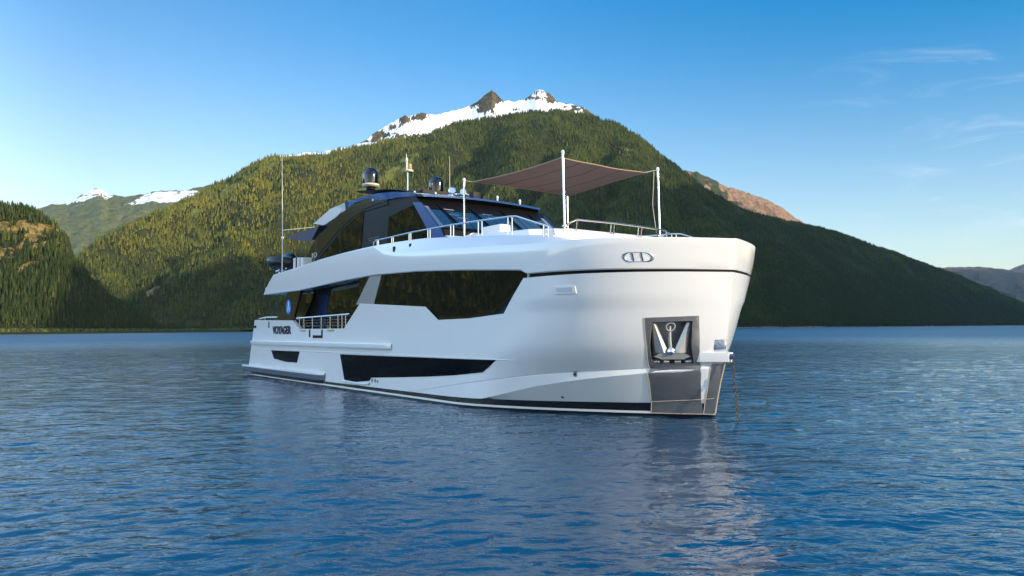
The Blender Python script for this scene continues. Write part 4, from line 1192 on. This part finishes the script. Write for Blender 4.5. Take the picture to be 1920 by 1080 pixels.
# --- main mountain
CREST_MAIN = [(-2338, 3000, 17), (-2201, 3050, 29), (-2060, 3100, 77), (-1991, 3200, 194), (-1937, 3300, 315), (-1923, 3400, 410), (-1856, 3600, 528), (-1739, 3800, 653), (-1629, 4000, 791), (-1561, 4050, 842), (-1449, 4150, 953), (-1361, 4250, 1019), (-1251, 4300, 1043), (-1139, 4350, 1061), (-1023, 4400, 1098), (-895, 4500, 1158), (-725, 4550, 1184), (-532, 4600, 1222), (-481, 4600, 1249), (-432, 4620, 1278), (-333, 4650, 1313), (-199, 4700, 1354), (-27, 4720, 1387), (148, 4750, 1416), (287, 4750, 1422), (464, 4780, 1412), (567, 4800, 1388), (711, 4800, 1337), (853, 4820, 1260), (1033, 4850, 1120), (1185, 4900, 1018), (1353, 5000, 922), (1701, 5300, 828), (1963, 5500, 806), (2280, 5800, 802), (2445, 6000, 812), (2705, 6200, 796), (3022, 6500, 767), (3760, 7200, 699), (4351, 7700, 611), (4985, 8200, 529), (5854, 9000, 395), (6790, 9800, 235), (7427, 10300, 104), (8721, 11000, 10)]
FOOT_MAIN = [(-.78, 2950), (-.6, 2850), (-.45, 2700), (-.2, 2600), (.1, 2600), (.3, 2900), (.42, 3600), (.5, 4600), (.6, 6000), (.7, 7800), (.85, 9500)]
mm = Land(CREST_MAIN, FOOT_MAIN, 1000, 240, prof=1.22, back=1500)
E0 = mm.Z / mm.Y
VALS = [([(-.03, .275), (-.085, .245), (-.15, .205), (-.22, .16), (-.32, .11)], .024, 170),
        ([(-.195, .235), (-.26, .205), (-.33, .17), (-.39, .14), (-.45, .10), (-.50, .06)], .020, 95),
        ([(-.035, .245), (-.05, .20), (-.085, .15), (-.14, .09)], .024, 120),
        ([(-.32, .205), (-.40, .165), (-.46, .12), (-.52, .08)], .015, 60),
        ([(.05, .245), (.035, .20), (.0, .14), (-.05, .07)], .020, 90),
        ([(.13, .25), (.13, .20), (.11, .14), (.08, .06)], .018, 90),
        ([(.205, .23), (.225, .18), (.24, .12), (.25, .05)], .020, 100),
        ([(.27, .18), (.31, .13), (.35, .06)], .016, 70),
        ([(.36, .14), (.42, .09), (.47, .04)], .016, 70),
        ([(-.27, .14), (-.33, .09), (-.38, .04)], .018, 80)]
carve = np.zeros_like(mm.Z)
wa = mm.a + .012 * fbm(mm.X / 500, mm.Y / 500 + mm.Z / 500, 4); we = E0 + .008 * fbm(mm.X / 420 + 40, mm.Z / 420, 4)
for pts_, w_, d_ in VALS:
    dd = segdist(wa, we, pts_); carve -= d_ * np.exp(-(dd / w_) ** 1.5)
kk = np.interp(mm.a, [-.3, .15, .3], [.50, .05, -.25])
w1 = mm.a + kk * (1 - np.minimum(mm.S, 1))
fade = np.clip(mm.env * 1.25, 0, 1) * np.clip((1.0 - mm.S) * 9, 0, 1) + 0
mm.Z += fade * (carve * 1.55 + 92 * ridged(w1 * 12, mm.S * 1.1 + 3, 4) + 34 * fbm(mm.X / 260, mm.Y / 260 + mm.Z / 300, 4)) + np.where(mm.S <= 1.02, 9 * fbm(mm.X / 90, mm.Y / 90, 3) * np.clip(mm.S * 5, 0, 1), 0)
el_ = mm.Z / mm.Y
# avalanche chutes and open meadows high on the left shoulder, a slide scar low on the left, a little snow along the shoulder
mead = .75 * smooth(.19, .26, el_) * smooth(-.08, -.2, mm.a) * np.clip(.25 + .6 * ridged(w1 * 26, mm.S * 1.5, 3), 0, 1)
for pts_, w_ in (([(-.31, .24), (-.35, .205), (-.395, .18)], .004), ([(-.40, .185), (-.44, .15)], .003), ([(-.13, .245), (-.17, .22), (-.21, .205)], .006), ([(-.19, .265), (-.26, .245), (-.33, .235)], .008)):
    mead = np.maximum(mead, .70 * np.exp(-(segdist(wa, we, pts_) / w_) ** 2))
rock = 1.2 * np.exp(-((mm.a + .485) / .011) ** 2 - ((E0 - .072) / .016) ** 2)
rock = np.maximum(rock, .9 * np.exp(-((mm.a - .162) / .008) ** 2 - ((E0 - .235) / .006) ** 2))
snow = 1.1 * smooth(.93, .985, mm.S) * smooth(-.34, -.30, mm.a) * (1 - smooth(-.20, -.17, mm.a)) * (mm.S < 1.2)
rock = np.maximum(rock, 1.3 * (mm.Z < 2.6) * (mm.S < .2))
mm.att = dict(snow=snow, rock=rock, meadow=mead)
mtn = mm.build("mountain", LM)
keep = ((mead < .75) & (rock < .6) & (snow < .45) & (mm.Z > 4)).astype(float)
dens = np.interp(mm.Rr, [2500, 5200, 7000, 12000], [1.25, .8, .35, .10]) * np.where(mead > .5, .35, 1.0) * np.clip(.85 + 1.1 * fbm(mm.X / 130, mm.Y / 130 + mm.Z / 150, 4), .12, 1.6)
NT = 230000
pts = mm.sample(NT, keep, 3, dens)
far_ = np.interp(np.hypot(pts[:, 0], pts[:, 1]), [3000, 5000, 9000], [1.0, 1.15, 1.9])
r_ = np.random.default_rng(5)
hts = (11 + 17 * r_.random(NT) ** 1.6) * far_; rad = hts * r_.uniform(.14, .27, NT)
tint = np.clip(.42 + .30 * smooth(-300, -1100, pts[:, 0]) * smooth(150, 420, pts[:, 2]) - .12 * smooth(-500, 200, pts[:, 0]) - .30 * smooth(700, 1500, pts[:, 0]) - .22 * smooth(420, 60, pts[:, 2]) + .24 * fbm(pts[:, 0] / 240, pts[:, 1] / 240, 3) + r_.normal(0, .12, NT), 0, 1)  # tint also paints sun on the left shoulder, shade low and right
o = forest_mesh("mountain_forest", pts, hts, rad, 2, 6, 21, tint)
tag(o, "dense conifer forest covering the big mountain slope behind the yacht", "forest", kind="stuff")

# --- snow peaks behind it
CREST_SNOW = [(-1955, 5600, 1228), (-1711, 5600, 1325), (-1466, 5600, 1357), (-1325, 5700, 1418), (-1222, 5800, 1480), (-1169, 5900, 1536), (-1127, 5950, 1601), (-1073, 6000, 1654), (-1005, 6000, 1696), (-922, 6000, 1738), (-873, 6000, 1769), (-847, 6000, 1751), (-832, 6050, 1776), (-747, 6100, 1820), (-697, 6100, 1808), (-629, 6100, 1801), (-562, 6150, 1833), (-494, 6200, 1866), (-423, 6200, 1879), (-332, 6250, 1926), (-277, 6250, 1966), (-194, 6250, 2034), (-162, 6250, 2058), (-107, 6250, 2006), (-60, 6250, 1962), (29, 6250, 1956), (124, 6250, 1973), (177, 6250, 2017), (227, 6250, 2058), (274, 6250, 2055), (306, 6250, 2033), (355, 6250, 2010), (401, 6250, 1947), (504, 6250, 1930), (607, 6200, 1890), (667, 6200, 1854), (727, 6150, 1783), (813, 6100, 1677), (1060, 6000, 1425)]
sp = Land(CREST_SNOW, [(-1, 4700), (1, 4700)], 700, 120, prof=1.0, back=1500)
q1 = np.hypot((sp.X + 175) / 1.0, 0); q2 = np.hypot((sp.X - 262), 0)
sf = np.clip(sp.env * 1.2, 0, 1)
sp.Z += sf * (38 * fbm(sp.X / 180, sp.Y / 180, 5) + 55 * ridged(sp.X / 330 + sp.Y / 900, sp.Y / 500, 4)) + np.where(sp.S < 1.02, 7 * fbm(sp.X / 50, sp.Y / 50, 3), 0)
# pyramids stand proud of the snowfield
for cx, w_ in ((-165, 170), (262, 150)):
    pyr = np.clip(1 - np.abs(sp.X - cx) / w_, 0, 1) * smooth(.72, 1.0, sp.S) * (sp.S <= 1.001)
    sp.Z += 0 * pyr
eS = sp.Z
def inpoly(px_, py_, poly):
    r = np.zeros(px_.shape, bool)
    for (x0, y0), (x1, y1) in zip(poly, poly[1:] + poly[:1]):
        if y0 == y1: continue
        c = ((y0 > py_) != (y1 > py_)) & (px_ < (x1 - x0) * (py_ - y0) / (y1 - y0) + x0); r ^= c
    return r
# rock faces, drawn on the mountain in metres along the range and above the water
xa = sp.a * 6250 + 26 * fbm(sp.X / 60, sp.Z / 45, 5, .65); za = sp.Z / sp.Y * 6250 + 20 * fbm(sp.X / 40 + 9, sp.Z / 40, 5, .65)
FACES = [[(-162, 2120), (-350, 1920), (-285, 1915), (-280, 1862), (-225, 1850), (-190, 1880), (-130, 1850), (-143, 1930), (-50, 1965)],
         [(104, 1965), (170, 2040), (196, 2022), (188, 1995), (262, 1990), (255, 1972), (160, 1975)],
         [(288, 2085), (345, 2040), (410, 1955), (345, 1930), (305, 1978)], [(196, 2044), (275, 2040), (270, 2028), (205, 2030)],
         [(-965, 1810), (-905, 1850), (-868, 1815), (-870, 1780), (-955, 1740)], [(-860, 1825), (-755, 1880), (-690, 1850), (-755, 1808), (-850, 1806)],
         [(-1190, 1690), (-1090, 1705), (-1010, 1670), (-1085, 1650), (-1185, 1650)], [(-1010, 1760), (-960, 1745), (-990, 1715), (-1040, 1725)],
         [(-240, 1830), (-205, 1828), (-210, 1818), (-240, 1820)], [(30, 1890), (75, 1898), (90, 1886), (50, 1880)],
         [(-990, 1680), (-850, 1668), (-760, 1690), (-820, 1650), (-1000, 1650)]]
rk = np.zeros_like(sp.Z)
for pl in FACES: rk = np.maximum(rk, inpoly(xa, za, pl).astype(float))
rk = np.maximum(rk, .75 * smooth(430, 520, xa) * (.55 + .75 * fbm(sp.X / 70, sp.Z / 35, 4)))
rk = np.maximum(rk, .9 * smooth(600, 700, xa))
rk = np.maximum(rk, .70 * (1 - smooth(-1160, -1050, xa)) * (.65 + .8 * fbm(sp.X / 90, sp.Z / 45, 4)))
snw = 1.0 - 1.0 * rk - .45 * np.clip(ridged(sp.X / 120, sp.Z / 50, 4), 0, 1)
sp.att = dict(snow=snw, rock=np.clip(rk, 0, 1), meadow=np.zeros_like(sp.Z))
sp.build("snow_peaks", LMROCK)

# --- ridge with snow patches far to the left
CREST_FL = [(-6910, 8200, 1224), (-6313, 8200, 1196), (-5789, 8300, 1291), (-5549, 8300, 1350), (-5345, 8300, 1403), (-5201, 8300, 1445), (-5027, 8300, 1462), (-4961, 8400, 1565), (-4836, 8500, 1663), (-4762, 8500, 1663), (-4671, 8500, 1578), (-4543, 8500, 1580), (-4413, 8500, 1579), (-4285, 8500, 1594), (-4142, 8500, 1630), (-3993, 8500, 1638), (-3863, 8500, 1628), (-3647, 8500, 1663), (-3480, 8500, 1710), (-3275, 8500, 1664), (-2963, 8500, 1487), (-2466, 8500, 1235)]
fl = Land(CREST_FL, [(-1, 4800), (-.5, 4800), (-.2, 5000)], 500, 120, prof=.9, back=2000)
fl.Z += np.clip(fl.env * 1.2, 0, 1) * (110 * ridged(fl.X / 900 + fl.Y / 1400, fl.Y / 1500, 5) + 40 * fbm(fl.X / 300, fl.Y / 300, 5)) + np.where(fl.S < 1.02, 16 * fbm(fl.X / 120, fl.Y / 120, 3), 0)
sn = np.zeros_like(fl.Z)
for cx, w_, z0, z1, k in ((-4830, 300, 1440, 1640, .95), (-3850, 420, 1380, 1590, 1.15), (-4700, 120, 1380, 1480, .6), (-5300, 150, 1300, 1400, .5)):
    sn = np.maximum(sn, k * np.exp(-((fl.X - cx) / w_) ** 4) * smooth(z0 - 40, z0 + 20, fl.Z) * (1 - smooth(z1, z1 + 60, fl.Z)))
sn = sn * .70 + (.42 * fbm(fl.X / 90, fl.Z / 40, 4) - .04) * (sn > .12)
fl.att = dict(snow=sn, rock=.35 * smooth(1350, 1600, fl.Z), meadow=.6 * ridged(fl.X / 300, fl.Z / 500, 3))
fl.build("far_ridge", land_material("far_ridge_slope", (.080, .095, .038), (.145, .150, .060), (.075, .072, .05), (.17, .15, .105), (.13, .14, .055), .016))
# --- sunlit rock ridge showing over the right shoulder
CREST_OR = [(1324, 8200, 1646), (1705, 8300, 1773), (1971, 8400, 1799), (2087, 8500, 1826), (2180, 8500, 1806), (2364, 8500, 1711), (2501, 8550, 1645), (2702, 8600, 1609), (2888, 8600, 1538), (3012, 8600, 1493), (3197, 8600, 1384), (3350, 8600, 1263), (3565, 8600, 1130), (3992, 8600, 826)]
og = Land(CREST_OR, [(0, 6900), (1, 6900)], 300, 90, prof=1.05, back=1500)
og.Z += np.clip(og.env * 1.2, 0, 1) * (150 * ridged(og.X / 260 + og.Y / 500, og.Y / 700, 5)) + np.where(og.S < 1.02, 14 * fbm(og.X / 70, og.Y / 70, 4), 0)
og.att = dict(rock=np.clip(.35 + .5 * smooth(2350, 2600, og.X) + .5 * fbm(og.X / 120, og.Z / 120, 4), 0, 1.2), meadow=.5 * ridged(og.X / 150, og.Z / 300, 3), snow=np.zeros_like(og.Z))
og.build("rock_ridge", LMFAR)

# --- hills at the far right end of the water
for nm, cr_, foot in (("far_hills", [(7871, 16000, 950), (8573, 16000, 1154), (9156, 16000, 1242), (9505, 16000, 1275), (10200, 16000, 1281), (10661, 16000, 1231), (11121, 16000, 1147), (12037, 16000, 920), (13187, 16000, 795)], 12500),
                      ("distant_mountain", [(15271, 24000, 1224), (15986, 24000, 1707), (16430, 24000, 1912), (16694, 24000, 1998), (17932, 24000, 2425), (19488, 24000, 2239)], 20500)):
    ld = Land(cr_, [(0, foot), (2, foot)], 300, 60, prof=.95, back=3000)
    ld.Z += np.clip(ld.env * 1.2, 0, 1) * 160 * ridged(ld.X / 1500, ld.Y / 1500, 5) + np.where(ld.S < 1.02, 12 * fbm(ld.X / 200, ld.Y / 200, 4), 0)
    ld.att = dict(rock=.5 * smooth(800, 1250, ld.Z))
    ld.build(nm, land_material(nm + "_slope", (.016, .026, .030), (.030, .040, .038), (.13, .085, .06), (.2, .13, .09), (.10, .11, .04), .006))

# --- near hill on the left shore, running on out of the picture
CREST_LH = [(-2577, 1900, 418), (-2103, 1850, 384), (-1718, 1800, 400), (-1520, 1800, 350), (-1388, 1800, 329), (-1256, 1800, 308), (-1222, 1800, 304), (-1194, 1800, 302), (-1175, 1810, 295), (-1146, 1820, 273), (-1128, 1820, 264), (-1113, 1820, 244), (-1100, 1820, 227), (-1097, 1830, 205), (-1097, 1840, 179), (-1081, 1850, 159), (-1069, 1860, 139), (-1057, 1870, 118), (-1043, 1890, 96), (-1023, 1900, 74), (-1003, 1930, 61), (-988, 1960, 42), (-974, 1990, 25), (-962, 2020, 14), (-917, 2050, 10), (-819, 2100, 10), (-683, 2150, 9), (-572, 2200, 8)]
CREST_LH = [(-5200, -900, 620), (-4600, 300, 700), (-3900, 1100, 720), (-3400, 1700, 720), (-2900, 2000, 640), (-2100, 1850, 500)] + CREST_LH[2:]
lh = Land(CREST_LH, [(-50, 2600), (-3, 2300), (-1.4, 2150), (-.9, 1850), (-.69, 1720), (-.6, 1780), (-.5, 2000), (-.2, 2100)], 900, 110, prof=1.15, back=500)
lh.Z += np.clip(lh.env * 1.2, 0, 1) * (26 * ridged(lh.X / 160 + lh.Y / 300, lh.Y / 260, 4) * smooth(30, 120, lh.Z) + 8 * fbm(lh.X / 60, lh.Y / 60, 4)) 
rk = np.zeros_like(lh.Z)
for cx, cz, wx, wz, k in ((-1215, 240, 42, 24, 1.35), (-1165, 246, 40, 24, 1.35), (-1120, 243, 22, 18, 1.4), (-1118, 205, 9, 34, 1.3), (-1200, 165, 55, 36, 1.4), (-1142, 145, 36, 44, 1.45), (-1225, 150, 30, 40, 1.3), (-1088, 205, 13, 16, 1.4), (-1060, 140, 10, 20, 1.3), (-1300, 190, 50, 25, 1.0), (-1400, 220, 60, 25, 1.0)):
    rk = np.maximum(rk, k * np.exp(-((lh.X - cx) / wx) ** 2 - ((lh.Z - cz) / wz) ** 2))
rk = rk * (.95 + .8 * fbm(lh.X / 26, lh.Z / 18, 4))
lh.att = dict(rock=rk, meadow=1.0 * (1 - smooth(6, 16, lh.Z)), snow=np.zeros_like(lh.Z))
lh.build("hill", LMCLIFF)
inview = (lh.a > -1.0)
keep = ((rk < .62) & (lh.Z > 7) & inview & (lh.Y > 0)).astype(float)
NL = 15000
pts = lh.sample(NL, keep, 12, np.where(rk > .25, .24, 1.0))
low = np.clip(pts[:, 2] / 25, .35, 1)
hts = r_.uniform(12, 25, NL) * low; rad = hts * r_.uniform(.15, .23, NL)
tint = np.clip(.0 + .18 * smooth(120, 230, pts[:, 2]) + .2 * fbm(pts[:, 0] / 90, pts[:, 2] / 60, 3) + r_.normal(0, .16, NL), 0, 1)
o = forest_mesh("hillside_forest", pts, hts, rad, 4, 8, 31, tint)
tag(o, "dark conifer forest between the ochre cliffs of the near left hill", "forest", kind="stuff")
keep = ((~inview) & (lh.Z > 7)).astype(float); pts = lh.sample(14000, keep, 13); NQ = len(pts)
hts = r_.uniform(24, 44, NQ); tint = np.clip(.26 + .3 * fbm(pts[:, 0] / 90, pts[:, 2] / 60, 3) + r_.normal(0, .2, NQ), 0, 1)
o = forest_mesh("shore_forest", pts, hts, hts * r_.uniform(.16, .24, NQ), 2, 6, 32, tint)
tag(o, "conifer forest on the shore that runs on left of the near hill", "forest", kind="stuff")
# separate conifers that stand up along the hill's crest
crest_rows = lh.n_s - 1
proto = []
for k in range(4):
    V, F = crown_template(6, 9, 50 + k)
    me = bpy.data.meshes.new("pine_tree")
    rr = np.random.default_rng(60 + k); V = V * np.array([3.4, 3.4, 22.0]) * np.array([1, 1, 1])
    me.from_pydata([tuple(v) for v in V], [], [tuple(f) for f in F])
    a = me.attributes.new("tint", 'FLOAT', 'POINT'); a.data.foreach_set("value", np.full(len(V), .12 + .1 * k, np.float32))
    me.materials.append(TREEM); proto.append(me)
idx = [i for i in range(len(lh.phi)) if -.71 < math.tan(lh.phi[i]) < -.50]
for k, i in enumerate(idx[::max(1, len(idx) // 60)]):
    p_ = (lh.X[i, crest_rows], lh.Y[i, crest_rows], lh.Z[i, crest_rows])
    if p_[2] < 20: continue
    o = bpy.data.objects.new("pine_tree", proto[k % 4]); C.objects.link(o)
    o.location = (p_[0] + r_.uniform(-4, 4), p_[1] - r_.uniform(0, 8), p_[2] - 1.0)
    sc = r_.uniform(.72, 1.05); o.scale = (sc * r_.uniform(.9, 1.15), sc, sc); o.rotation_euler = (0, 0, r_.uniform(0, 6.2))
    tag(o, "dark spiky conifer on the crest of the near left hill", "tree", "conifers along the crest of the left hill")

# sand bar along the left shore
b = MB(); rows = []
for a in np.linspace(-1.0, -.33, 70):
    y0 = lerp(a, [-1, -.7, -.6, -.5, -.42, -.33], [560, 600, 700, 900, 1250, 1700]) + 25 * math.sin(a * 60) + 12 * math.sin(a * 170)
    y1 = y0 * 1.30
    rows.append([(a * y0, y0, -.15), (a * (y0 + 20), y0 + 20, .12), (a * (y0 + y1) / 2, (y0 + y1) / 2, .42), (a * (y1 - 15), y1 - 15, .2), (a * y1, y1, -.15)])
b.grid(rows)
sb = b.build("beach", mat("wet_sand", (.13, .115, .075), .8, vary=.4, vscale=.03), sharp=3); tag(sb, kind="structure")
# low grassy delta in front of the left hill
b = MB()
rows = []
for a in np.linspace(-1.0, -.30, 60):
    y0 = lerp(a, [-1, -.7, -.55, -.42, -.30], [980, 900, 1050, 1400, 1900]) + 40 * math.sin(a * 40)
    rows.append([(a * y0, y0, -.3), (a * (y0 + 30), y0 + 30, .5), (a * (y0 + 200), y0 + 200, 1.6), (a * 1800, 1800, 5.0), (a * 2150, 2150, 8.0)])
b.grid(rows)
dl = b.build("meadow", land_material("delta_grass", (.016, .026, .008), (.032, .040, .011), (.2, .17, .1), (.3, .25, .16), (.1, .1, .03), .03), sharp=3)
tag(dl, kind="structure")
nb_ = 2600
aa = r_.uniform(-.9, -.32, nb_); yy_ = np.interp(aa, [-1, -.7, -.55, -.42, -.30], [1350, 1300, 1500, 1800, 2050]) + r_.random(nb_) ** 1.5 * 350
pts = np.stack([aa * yy_, yy_, np.full(nb_, 3.0)], -1)
hts = r_.uniform(3, 8, nb_); tint = np.clip(.35 + r_.normal(0, .2, nb_), 0, 1)
o = forest_mesh("shore_scrub", pts, hts, hts * .8, 2, 7, 77, tint); tag(o, "low dark green scrub along the left shore", "scrub", kind="stuff")

# --- unseen mountain wall right of the view, its crest shaped to shadow the right-hand slope
rr_ = [-400, 100, 480, 988, 2095, 2346, 2541, 3171, 3716, 4130, 4782, 5450, 6170, 7145, 8844, 10716]
hc = [40, 120, 500, 1111, 1435, 1474, 1563, 1712, 1815, 1886, 2038, 2073, 2041, 1984, 1849, 1800]
sx, sy = SUN.x / math.cos(SUN_EL), SUN.y / math.cos(SUN_EL)
rows_, nR, nQ = [], 160, 40
rv = np.linspace(-400, 10500, nR); qv = np.linspace(-1, 1, nQ)
RV, QV = np.meshgrid(rv, qv, indexing='ij')
HC = np.interp(RV, rr_, hc)
q0 = np.maximum(1800.0, 1000 + .36 * RV) + 120 * fbm(RV / 900, RV * 0 + 2, 3)
QQ = q0 + QV * np.minimum(850, HC * .62 + 80)
ZZ = HC * (1 - np.abs(QV) ** 1.1) + 45 * fbm(RV / 350, QQ / 350, 5) * (1 - QV ** 2) + 40 * ridged(RV / 500, QQ / 700, 3) * (1 - QV ** 2) - 6
wall = Land.__new__(Land)
# q runs towards the sun, r runs away from the camera
wall.X = QQ * sx - RV * sy; wall.Y = QQ * sy + RV * sx; wall.Z = ZZ; wall.att = {}
wall.build("unseen_fjord_wall", LM)

# ------------------------------------------------------------------ AIR
hm = bpy.data.materials.new("haze_air"); hm.use_nodes = True
nt = hm.node_tree; nt.nodes.remove(nt.nodes["Principled BSDF"])
pv = nt.nodes.new("ShaderNodeVolumePrincipled")
pv.inputs["Color"].default_value = (.66, .82, 1.0, 1); pv.inputs["Density"].default_value = 7.0e-6; pv.inputs["Anisotropy"].default_value = .0
nt.links.new(pv.outputs[0], nt.nodes["Material Output"].inputs["Volume"])
b = MB(); b.box((-16500, -7500, -60), (33500, 33500, 3000))
hz = b.build("haze", hm, merge=0); tag(hz, kind="stuff")
